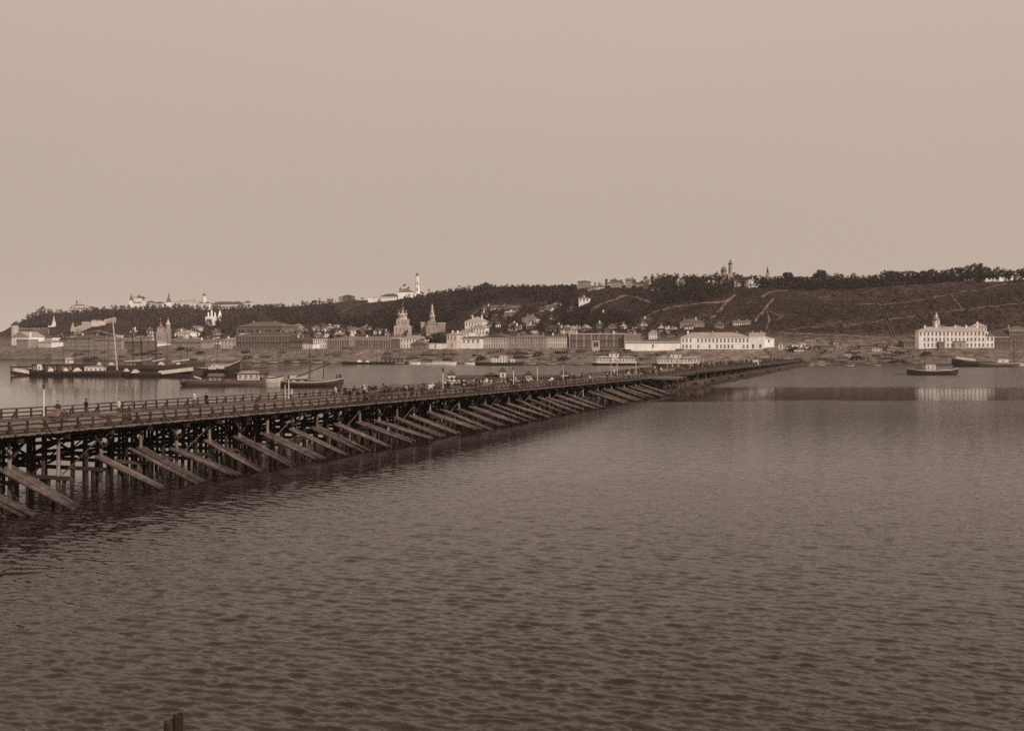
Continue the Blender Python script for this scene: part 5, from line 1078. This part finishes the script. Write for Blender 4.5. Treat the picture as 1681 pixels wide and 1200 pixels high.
woods('hill_scrub', 'low bushes dotted over the grassy terraces', [(1215,490),(1290,484),(1500,474),(1690,466),(1690,540),(1520,548),(1300,546),(1215,530)], 420, 1.2, 3.4, 14, .5, 'leaf_wood', 1.5)
woods('hill_scrub', 'bushes on the bare middle spur', [(940,480),(1070,474),(1110,505),(1190,500),(1200,528),(1050,540),(945,535)], 380, 1.0, 3.6, 14, .5, 'leaf_wood', 1.5)
woods('hill_scrub', 'scrub and rough grass of the open slopes', [(940,476),(1075,470),(1080,505),(1190,495),(1290,482),(1690,464),(1690,545),(1500,552),(1290,548),(1110,535),(1040,540),(940,540)], 2200, .4, 1.5, 9, .42, 'scrub', 1.2)
woods('hill_scrub', 'scrub on the spur below the market hall slope', [(260,530),(330,530),(400,512),(470,515),(480,540),(380,550),(270,552)], 500, .8, 2.2, 9, .6, 'scrub', 1.3)

# ------------------------------------------------------------------ clutter on the far bank: timber stacks, sheds, rafts
spots = [(1300,586),(1322,590),(1345,583),(1362,592),(1385,588),(1402,581),(1420,594),(1440,586),(1460,590),(1335,595),(1378,596),(1410,597),(1450,596),(1475,584),(1495,588),(1520,586),(1550,588)]
for i in range(84): spots.append((rng.uniform(40, 1120), rng.uniform(576, 594)))
for i in range(26): spots.append((rng.uniform(1290, 1500), rng.uniform(572, 598)))
def stack_mesh(kind, sd):
    rg_ = random.Random(sd); b = MB(); ln = rg_.uniform(4, 9)
    if kind == 'logs':
        for r in range(rg_.randint(2, 4)):
            for c in range(6 - r): b.tube((-ln/2+rg_.uniform(-.6,.3), (c-2.5+r*.5)*.5, .22+r*.43), (ln/2+rg_.uniform(-.3,.8), (c-2.5+r*.5)*.5+rg_.uniform(-.1,.1), .22+r*.43), .24, .2, 6)
    elif kind == 'bales':
        for k_ in range(14):
            x, y, z = rg_.uniform(-ln/2, ln/2), rg_.uniform(-1, 1), rg_.choice((0, 0, .8, 1.6)); a = rg_.uniform(.4, .9); b.box(x-a, x+a, y-.45, y+.45, z-.05, z+.75)
    else:
        for k_ in range(12):
            x, y = rg_.uniform(-ln/2, ln/2), rg_.uniform(-1.4, 1.4); z0 = 0 if k_ < 8 else .95
            b.lathe([(.3, z0), (.4, z0+.3), (.4, z0+.6), (.3, z0+.92)], 8, (x, y))
    return b
kinds2 = {'logs': ('timber_stack', 'stack of logs', 'timber stack'), 'bales': ('cargo_heap', 'heap of bales and crates', 'cargo'), 'barrels': ('barrel_heap', 'rows of barrels standing on the far bank', 'barrels')}
protos = {k_: [stack_mesh(k_, 31*q+len(k_)).mesh(kinds2[k_][0], m_) for q, m_ in enumerate(('wood_brace', 'wood_dark', 'wood_grey', 'log_wall'))] for k_ in kinds2}
for i, (u, v) in enumerate(spots):
    k_ = rng.choice(['logs', 'logs', 'bales']); D = hit(u, v); nm, lb, ct = kinds2[k_]; q_ = rng.randrange(4)
    o = obj(nm, protos[k_][q_], None, (XD(u, D), D, ground_uD(u, D)), rng.uniform(-.6, .3)); o.scale = [rng.uniform(.8, 1.25)]*3
    tag(o, ('weathered', 'blackish', 'grey', 'brown')[q_] + ' ' + lb + ' ' + place(u, QUAY), ct, ct + ' along the far bank')
stall = [(1281.5,573,7,8,'tall'),(1289,574,5,3.5,'low'),(1295,574,5,3.5,'low'),(1304,571,8,5,'low'),(1312,571,8,5,'low'),(1319,570.5,7,5,'low'),(1327,573,9,3.5,'low'),(1331,571,5,4,'low'),(1338,577,13,6,'dark'),(1360,574,24,5,'dark'),(1373,568,9,7,'grey'),(1330,562,18,5,'grey'),(1395,567,30,4,'grey'),(1425,573,26,5,'dark'),(1452,570,20,5,'dark'),(1405,580,14,5,'grey'),(1300,579,16,5,'dark'),(1285,582,14,5,'grey'),(1312,583,14,6,'pale'),(1440,578,16,5,'pale'),(1390,586,12,4,'pale')]
for u, v, wpx, hp, kd in stall:
    Bd('market_stall', {'tall': 'upright white booth beside the bridge-head gangway', 'low': 'low white market booth at the end of the bridge', 'dark': 'dark plank shed', 'grey': 'grey shed', 'pale': 'pale awning shed'}[kd] + (', ' + place(u, QUAY) if kd not in ('tall', 'low') else '' + ''), u-wpx/2, u+wpx/2, v, v-hp, 1, max(1, int(wpx/5)), rng.choice(['gable','flat']) if kd != 'tall' else 'front', .9,
       {'tall': WH, 'low': WH, 'dark': 'log_wall', 'grey': 'grey_wall', 'pale': 'tarp'}[kd], {'low': 'roof_pale', 'tall': 'roof_pale', 'dark': 'roof_dark', 'grey': 'roof_iron', 'pale': 'roof_pale'}[kd], 5, cat='stall', group='booths and sheds beyond the bridge', chim=0, cornice=False)
for i in range(30):
    u = rng.uniform(380, 1110); v = rng.uniform(574, 592); D = hit(u, v)
    person(rng.choice(kinds), (XD(u, D), D, ground_uD(u, D)), rng.uniform(0, 6.28), None, 'on the slope ' + place(u, QUAY), 'people on the quay slope')
# people on the far bank by the bridge head
for i in range(40):
    u = rng.uniform(1275, 1480); v = rng.uniform(575, 597); D = hit(u, v)
    person(rng.choice(kinds), (XD(u, D), D, ground_uD(u, D)), rng.uniform(0, 6.28), None, 'ashore ' + place(u, QUAY), 'people on the far bank')

# ------------------------------------------------------------------ boats
def W(u, v): D = H*F/(v-V0); return Vector((XD(u, D), D, 0)), D
def boat(name, label, u0, u1, vw, hpx, rl=0, rr=0, m='hull_dark', rim='pale_paint', beam=None, rot=0.0, cat='barge', blunt=3.2, group=None):
    """a hull between photograph columns u0 and u1 with its waterline at row vw"""
    q, D = W((u0+u1)/2, vw); s_ = D/F; a = R(rot)
    Ln = (u1-u0)*s_/(math.cos(a) - q.x/D*math.sin(a)); bm_ = beam or Ln*.16; q = q + Vector((0, bm_*.4, 0))
    e = empty(name, q, a); tag(e, label, cat, group); h = hpx*s_
    obj('hull', hull_mesh('hull', Ln, bm_, h, rl*s_, rr*s_, m, low=-.8, blunt=blunt), e)
    if rim:
        b = MB(); n = 20; rg_ = []
        for i in range(n+1):
            f = -1+2*i/n; x = f*Ln/2; hb = bm_/2*max(.04, 1-abs(f)**blunt)+.03; zs = h + (rl*s_*max(0,-f)**2.2 if f < 0 else rr*s_*f**2.2)
            rg_.append([(x,-hb-.04,zs-.22),(x,-hb+.2,zs-.22),(x,-hb+.2,zs+.08),(x,-hb-.04,zs+.08)])
        b.rings(rg_); b.f = [f[::-1] for f in b.f]; b.build('gunwale', rim, e)
    return e, s_, Ln, h, bm_, (u0+u1)/2
def ship_mast(bt, u, v_top, r=.16, m='wood_dark', y=0.0, lean=0.0, yard=None):
    e, s_, Ln, h, bm_, uc = bt; x = (u-uc)*s_; D = e.location.y+y; zt = vz(v_top, D)
    o = stick('mast', (x, y, .3), (x+lean*s_, y, zt), r*2, r*2, m, e, 'log')
    if yard: stick('yard', (x+lean*s_-yard*s_/2, y-.1, zt-.6), (x+lean*s_+yard*s_/2, y-.1, zt-.9), .14, .14, m, e, 'log')
    MB().tube((x+lean*s_, y, zt), (x-Ln*.22, 0, h), .025, n=4).build('stay', 'rope', e)
    MB().tube((x+lean*s_, y, zt), (x+Ln*.2, 0, h), .025, n=4).build('stay', 'rope', e)
def cabin(bt, u0, u1, z0px, hpx, m='hull_white', rm='roof_pale', dep=.55, wins=0, roof='gable', ov=.3, y0=None):
    e, s_, Ln, h, bm_, uc = bt; x0, x1 = (u0-uc)*s_, (u1-uc)*s_; d = bm_*dep; z0 = h + z0px*s_ - .25; hh = hpx*s_
    c = obj('cabin', None, e, ((x0+x1)/2, -d/2 if y0 is None else y0, z0)); c.empty_display_size = .3
    b = MB(); n = wins; ops = []; L_ = x1-x0
    ww, wh = min(.9, L_/max(1, n)*.5), hh*.42
    for i in range(n): cx = -L_/2+(i+.5)*L_/n; ops.append((cx-ww/2, cx+ww/2, hh*.36, hh*.36+wh))
    facade(b, -L_/2, L_/2, 0, 0, hh, ops, rec=.12); facade(b, 0, d, L_/2, 0, hh, [], 'y', 1); facade(b, 0, d, -L_/2, 0, hh, [], 'y', -1)
    b.add([(-L_/2,d,0),(L_/2,d,0),(L_/2,d,hh),(-L_/2,d,hh)], [(3,2,1,0)]); b.build('wall', m, c)
    for o in ops: obj('window', window_mesh(ww, wh), c, ((o[0]+o[1])/2, .02, hh*.36))
    obj('roof', roof_mesh(L_, d, hh, .9 if roof != 'flat' else .2, roof, rm, ov), c); return c
def heap(bt, u, wpx, hpx, m='tarp', zpx=0.0, y=-1.0):
    e, s_, Ln, h, bm_, uc = bt; x, r, hh = (u-uc)*s_, wpx*s_/2, hpx*s_; b = MB()
    b.rings([[(x-r*(1-.6*f), y-r*.6*(1-f), h-.2+zpx*s_+hh*f), (x+r*(1-.75*f), y-r*.5*(1-f), h-.2+zpx*s_+hh*f*.9), (x+r*(1-.75*f), y+r*.6*(1-f), h-.2+zpx*s_+hh*f), (x-r*(1-.6*f), y+r*.5*(1-f), h-.2+zpx*s_+hh*f)] for f in (0, .35, .7, .97)])
    b.build('cargo_tarp', m, e)
def plank(bt, u0, z0px, u1, z1px, wd=.5, m='pale_paint', y=None, th=.25, nm='side_plank'):
    e, s_, Ln, h, bm_, uc = bt; y = -bm_*.55 if y is None else y
    stick(nm, ((u0-uc)*s_, y, z0px*s_), ((u1-uc)*s_, y, z1px*s_), th, wd, m, e)
# left group
A = boat('river_barge', 'long low dark barge with tented cargo and a big stern rudder frame', 36, 215, 617, 8, 3, 2, 'hull_dark', None, 9, 2)
for u in (14, 21): plank(A, u, 1, u, 14, .5, 'wood_dark', -.5, .4, 'rudder_post')
plank(A, 13, 14, 50, 15, .5, 'wood_dark', -.5, .4, 'rudder_beam'); plank(A, 20, 10, 49, 5, 1.3, 'tarp', -.8, .4, 'rudder_blade'); plank(A, 14, 4, 48, 2, 1.6, 'hull_dark', -.3, .5, 'rudder_blade')
cabin(A, 50, 120, 0, 11, 'hull_brown', 'roof_iron', .5, 6, 'flat', .8); cabin(A, 60, 67, 1, 10, 'hull_white', 'roof_pale', .62, 1, 'flat', .1)
cabin(A, 136, 165, -1, 8, 'canvas', 'roof_pale', .5, 4, 'flat', .3)
for u, w_ in ((84, 10), (108, 9), (127, 14)): heap(A, u, w_, 6, y=-3.6)
ship_mast(A, 187, 525, .3, 'pale_paint', 0, -8); ship_mast(A, 139, 543, .09); ship_mast(A, 98, 556, .08); ship_mast(A, 56, 560, .08); ship_mast(A, 118, 551, .08); ship_mast(A, 166, 548, .08)
for u in (72, 93, 118): plank(A, u, 8, u, 20, .3, 'wood_dark', -3, .3, 'awning_post')
heap(A, 206, 9, 5, y=-3.4)
Bq = boat('river_barge', 'dark masted barge behind the tented one with three tall masts', 122, 332, 611, 11, 2, 5, 'hull_dark', None, 11, 1)
for u, vt, yd in ((212, 522, 8), (226, 526, 0), (250, 518, 0)): ship_mast(Bq, u+2, vt, .26, 'wood_dark', 0, -3, yd or None)
plank(Bq, 206, 18, 240, 20, .4); plank(Bq, 252, 18, 272, 22, .6); plank(Bq, 283, 17, 312, 21, .6); plank(Bq, 228, 18, 250, 22, .3)
for u in (160, 180, 200, 290, 300, 262): heap(Bq, u, rng.uniform(8, 14), rng.uniform(5, 8), rng.choice(['tarp', 'hull_brown']), y=-2)
[ship_mast(Bq, u_, v_, .1) for u_, v_ in ((150, 556), (172, 548), (238, 540), (270, 552), (302, 560))]; cabin(Bq, 205, 222, 0, 6, 'hull_brown', 'roof_dark', .5, 3); cabin(Bq, 104, 113, 4, 6, 'hull_white', 'roof_pale', .3, 1)
C = boat('river_barge', 'nearer dark barge with a long pale gangplank along its side', 200, 330, 618.5, 7, 1, 6, 'hull_dark', None, 7, 1)
plank(C, 266, 7, 318, 13, 1.4); heap(C, 222, 14, 6, y=-2); heap(C, 263, 10, 4, y=-2); ship_mast(C, 293, 566, .09)
Dd = boat('river_barge', 'tall-bowed dark barge with pale rail beside the gangplank barge', 318, 390, 616, 12, 1, 12, 'hull_dark', 'pale_paint', 10, -4, blunt=5)
cabin(Dd, 345, 372, 1, 5, 'hull_white', 'roof_pale', .4, 3, 'flat'); ship_mast(Dd, 352, 560, .1); plank(Dd, 345, 12, 358, 12, 1.2); plank(Dd, 361, 13, 372, 13, 1.2)
for u in (366, 372): plank(Dd, u, -2, u, 15, .4, 'wood_dark', -5.3, .4, 'fender_post')
E = boat('row_boat', 'small pale boat tied under the tall-bowed barge', 373, 390, 603, 4, 2, 2, 'hull_brown', 'pale_paint', 2.2, cat='boat')
# second group, nearer the bridge
G = boat('deck_barge', 'low brown barge carrying a rounded white deckhouse', 290, 436, 634, 8, 3, 2, 'hull_brown', None, 8, 2)
g = cabin(G, 388, 424, 3, 11, 'canvas', 'roof_pale', .6, 4, 'hip', .5); cabin(G, 340, 362, 0, 9, 'hull_brown', 'roof_iron', .5, 3)
plank(G, 386, 27, 436, 30, .25, 'wood_dark', -1, .25, 'boom'); plank(G, 318, 16, 330, 12, .4, 'pale_paint', -3, .3); cabin(G, 424, 434, 6, 8, 'hull_brown', 'roof_dark', .5, 1)
for u in (300, 312, 372, 382): heap(G, u, 9, 5, 'hull_brown', y=-2)
Gp = boat('paddle_barge', 'stubby pale-sided barge between the deckhouse and the black hull', 433, 462, 635.5, 16, 1, 2, 'tarp', 'wood_dark', 6, 0, blunt=8)
Hh = boat('black_barge', 'black barge with a thin dark mast and a long slanting boom', 456, 561, 636, 9, 1, 6, 'hull_dark', 'pale_paint', 9, 3, blunt=4)
ship_mast(Hh, 505, 571, .14); plank(Hh, 462, 8, 540, 39, .3, 'wood_dark', -1, .3, 'boom'); plank(Hh, 528, 13, 528, 34, .25, 'wood_dark', -1, .25, 'boom_crutch'); cabin(Hh, 474, 500, 1, 5, 'hull_brown', 'roof_pale', .5, 2)
for u in (549, 553, 556): 
    q, D = W(u, 636); person('coat', (q.x, q.y+4.4, 2.2), rng.uniform(0, 6), None, 'on the black barge bow', 'crew of the black barge')
# far bank boats
I = boat('moored_barge', 'dark roofed barge moored at the bank below the arcade', 560, 672, 598, 3.5, 1, 1, 'hull_dark', None, 8); cabin(I, 626, 660, 0, 6, 'hull_dark', 'roof_dark', .6, 5, 'flat'); heap(I, 590, 10, 4, y=-2); heap(I, 603, 8, 3, y=-2)
J = boat('steamer', 'low white steamer with a dark funnel at the far bank', 690, 749, 600, 3.5, 1, 2.5, 'hull_white', None, 6, cat='steamer'); cabin(J, 710, 738, 0, 3, 'hull_white', 'roof_pale', .6, 7, 'flat'); ship_mast(J, 728, 581, .3, 'wood_dark'); plank(J, 728, 18, 745, 19, .3, 'wood_dark', 0, .3, 'awning_spar')
J2 = boat('small_boat', 'small white boat moored beside the low steamer', 762, 779, 599, 3, 1, 1, 'hull_white', None, 3, cat='boat')
J3 = boat('small_boat', 'white launch nosing past the steamer stern', 671, 690, 598.5, 3.5, 1, 1, 'hull_white', None, 3, cat='boat')
K = boat('steamer', 'dark-hulled river steamer with white upper cabin at the far bank', 780, 861, 600, 5, 1, 1, 'hull_dark', None, 7, cat='steamer', blunt=5); cabin(K, 806, 833, 0, 7, 'hull_white', 'roof_pale', .6, 6, 'flat'); cabin(K, 820, 833, 7, 4, 'hull_white', 'roof_pale', .4, 3, 'flat'); cabin(K, 838, 845, 0, 6, 'hull_white', 'roof_pale', .5, 1, 'flat'); ship_mast(K, 818, 576, .15)
def stage(u0, u1, vw, label):
    s_ = boat('landing_stage', label, u0, u1, vw, 3.6, 0, 0, 'hull_dark', None, 9, -4, cat='landing stage', blunt=9)
    w_ = u1-u0; cabin(s_, u0+w_*.10, u0+w_*.40, 1, 9, 'hull_white', 'roof_pale', .7, 5, 'hip', .6); cabin(s_, u0+w_*.56, u0+w_*.92, 1, 9, 'hull_white', 'roof_pale', .7, 6, 'hip', .6)
    cabin(s_, u0+w_*.405, u0+w_*.555, 1, 8.5, 'tarp', 'roof_pale', .66, 1, 'flat', .1); cabin(s_, u0+w_*.36, u0+w_*.56, 10, 7, 'hull_white', 'roof_pale', .5, 2, 'front', .4)
    ship_mast(s_, u0+w_*.47, vw-30, .08)
stage(972, 1052, 600, 'white landing stage with hipped roofs on a dark pontoon'); stage(1072, 1156, 601, 'larger white landing stage with a gabled upper room')
# tug and barges on the right
T = boat('tug', 'small paddle tug with pale sheer strake lying on the open river', 1492, 1577, 615.5, 7, 4, 4, 'hull_dark', 'pale_paint', 6, 2, cat='tug', blunt=3)
cabin(T, 1521, 1537, 2, 8, 'tarp', 'roof_pale', .5, 2, 'flat'); heap(T, 1511, 17, 10, 'hull_dark', y=-1); ship_mast(T, 1522, 571, .14); plank(T, 1540, 8, 1560, 8, .5, 'pale_paint', -3.1); plank(T, 1470, .5, 1492, 1.5, .3, 'hull_dark', 0, .4, 'rudder')
K2 = boat('river_barge', 'dark barge with a white rail by the stone quay on the right', 1566, 1646, 602, 8, 6, 0, 'hull_dark', None, 8, cat='barge'); plank(K2, 1568, 15, 1600, 11, .9)
K3 = boat('river_barge', 'brown barge with a white cabin moored beyond the tug', 1612, 1678, 602.5, 6, 1, 1, 'hull_brown', 'pale_paint', 8, 3, cat='barge'); cabin(K3, 1640, 1658, 2, 5, 'hull_white', 'roof_pale', .4, 1, 'flat'); ship_mast(K3, 1669, 556, .12)
K4 = boat('small_boat', 'white bowed boat beyond the brown barge', 1673, 1700, 601, 4, 2, 1, 'hull_white', None, 3, cat='boat')
K5 = boat('white_barge', 'white sided moored barge at the left edge of the quay', -40, 23, 588.5, 12, 1, 0, 'hull_white', 'wood_dark', 8, cat='barge', blunt=8)
for i, (u, v) in enumerate(((546, 597), (420, 596), (485, 596), (1348, 601), (1396, 602.5), (1330, 602), (1440, 601.5))): boat('row_boat', 'small dark rowing boat drawn up ' + place(u, QUAY), u-7, u+7, v, 2, 1, 1, 'hull_brown', 'pale_paint', 1.8, rng.uniform(-15, 15), 'boat', 2.4, 'rowing boats at the bank')
# floating bath house behind the bridge
bt = boat('bath_house', 'long white floating bath house with dark roof and corner turrets', 731, 945, 631, 2.5, 0, 0, 'hull_dark', None, 12, 6, cat='bath house', blunt=20)
cabin(bt, 734, 942, .5, 8.5, 'hull_white', 'roof_dark', .7, 24, 'hip', .7)
for u, w_, zz, hh in ((739, 11, 0, 15), (823, 9, 6, 14), (866, 10, 0, 14), (926, 11, 0, 16)):
    c = cabin(bt, u-w_/2, u+w_/2, zz, hh, 'hull_white', 'roof_dark', w_*bt[1]/bt[4], 1, 'pyramid', .5, y0=-bt[4]*.37); 
    c.children[-1].scale = (1, 1, 1); r_ = [o for o in c.children if o.name.startswith('roof')][0]; r_.data = roof_mesh(w_*bt[1], w_*bt[1], hh*bt[1], 1.5, 'pyramid', 'roof_dark', .5)
cabin(bt, 795, 815, 8, 5, 'roof_dark', 'roof_dark', .4, 0, 'front', .4)

# thin masts of craft drawn up along the far quay
for i, (u, vw, vt) in enumerate(((447, 597, 573), (520, 597.5, 571), (618, 598, 578), (655, 598, 574), (873, 600, 574), (905, 600, 577), (950, 600, 572))):
    mb_ = boat('sailing_boat', 'moored boat with a bare thin mast ' + place(u, QUAY), u-9, u+9, vw, 2.5, 1, 1, 'hull_brown', 'pale_paint', 2.4, rng.uniform(-12, 12), 'boat', 2.4, 'sailing boats at the far quay'); ship_mast(mb_, u, vt, .1)
# ------------------------------------------------------------------ near water: mooring post, drifting pole
e = empty('mooring_post', (XD(285, 32), 32, 0)); tag(e, 'weathered double mooring post standing in the near water', 'mooring post')
for x, r, z in ((-.13, .16, 2.28), (.13, .15, 2.46)):
    b = MB(); b.rings([[(x+r*math.cos(a)*(1+.06*math.sin(4*a)), .9*r*math.sin(a), zz) for a in [2*math.pi*i/10 for i in range(10)]] for zz in (-1.5, z-.06)] + [[(x+r*.8*math.cos(a), .72*r*math.sin(a), z+.04*math.sin(a*2)) for a in [2*math.pi*i/10 for i in range(10)]]])
    b.build('post', 'wood_dark', e)
b = MB(); b.tube((-.27,-.0,1.9), (.27,0,1.94), .17, .17, 10); o = MB().box(-.31,.31,-.17,-.145,1.85,1.98).build('iron_band', 'roof_dark', e)
q, D = W(32, 943); o = MB().tube((-1.1, 0, .03), (1.1, .4, .06), .07, .04, 6).build('drifting_pole', 'wood_dark'); o.location = (q.x, q.y, 0); tag(o, 'thin pole drifting on the water near the bridge', 'pole')

# ------------------------------------------------------------------ air
hz = bpy.data.materials.new('air'); hz.use_nodes = True; t = hz.node_tree; t.nodes.clear()
vo = t.nodes.new('ShaderNodeVolumePrincipled'); vo.inputs['Color'].default_value = (.95, .93, .91, 1); vo.inputs['Density'].default_value = HAZE = 0.00006; vo.inputs['Anisotropy'].default_value = 0.0
ou = t.nodes.new('ShaderNodeOutputMaterial'); t.links.new(vo.outputs[0], ou.inputs['Volume'])
MATS['air'] = hz
o = MB().box(-3100, 3100, -280, 3200, -4, 118).build('haze', 'air'); tag(o, kind='stuff')
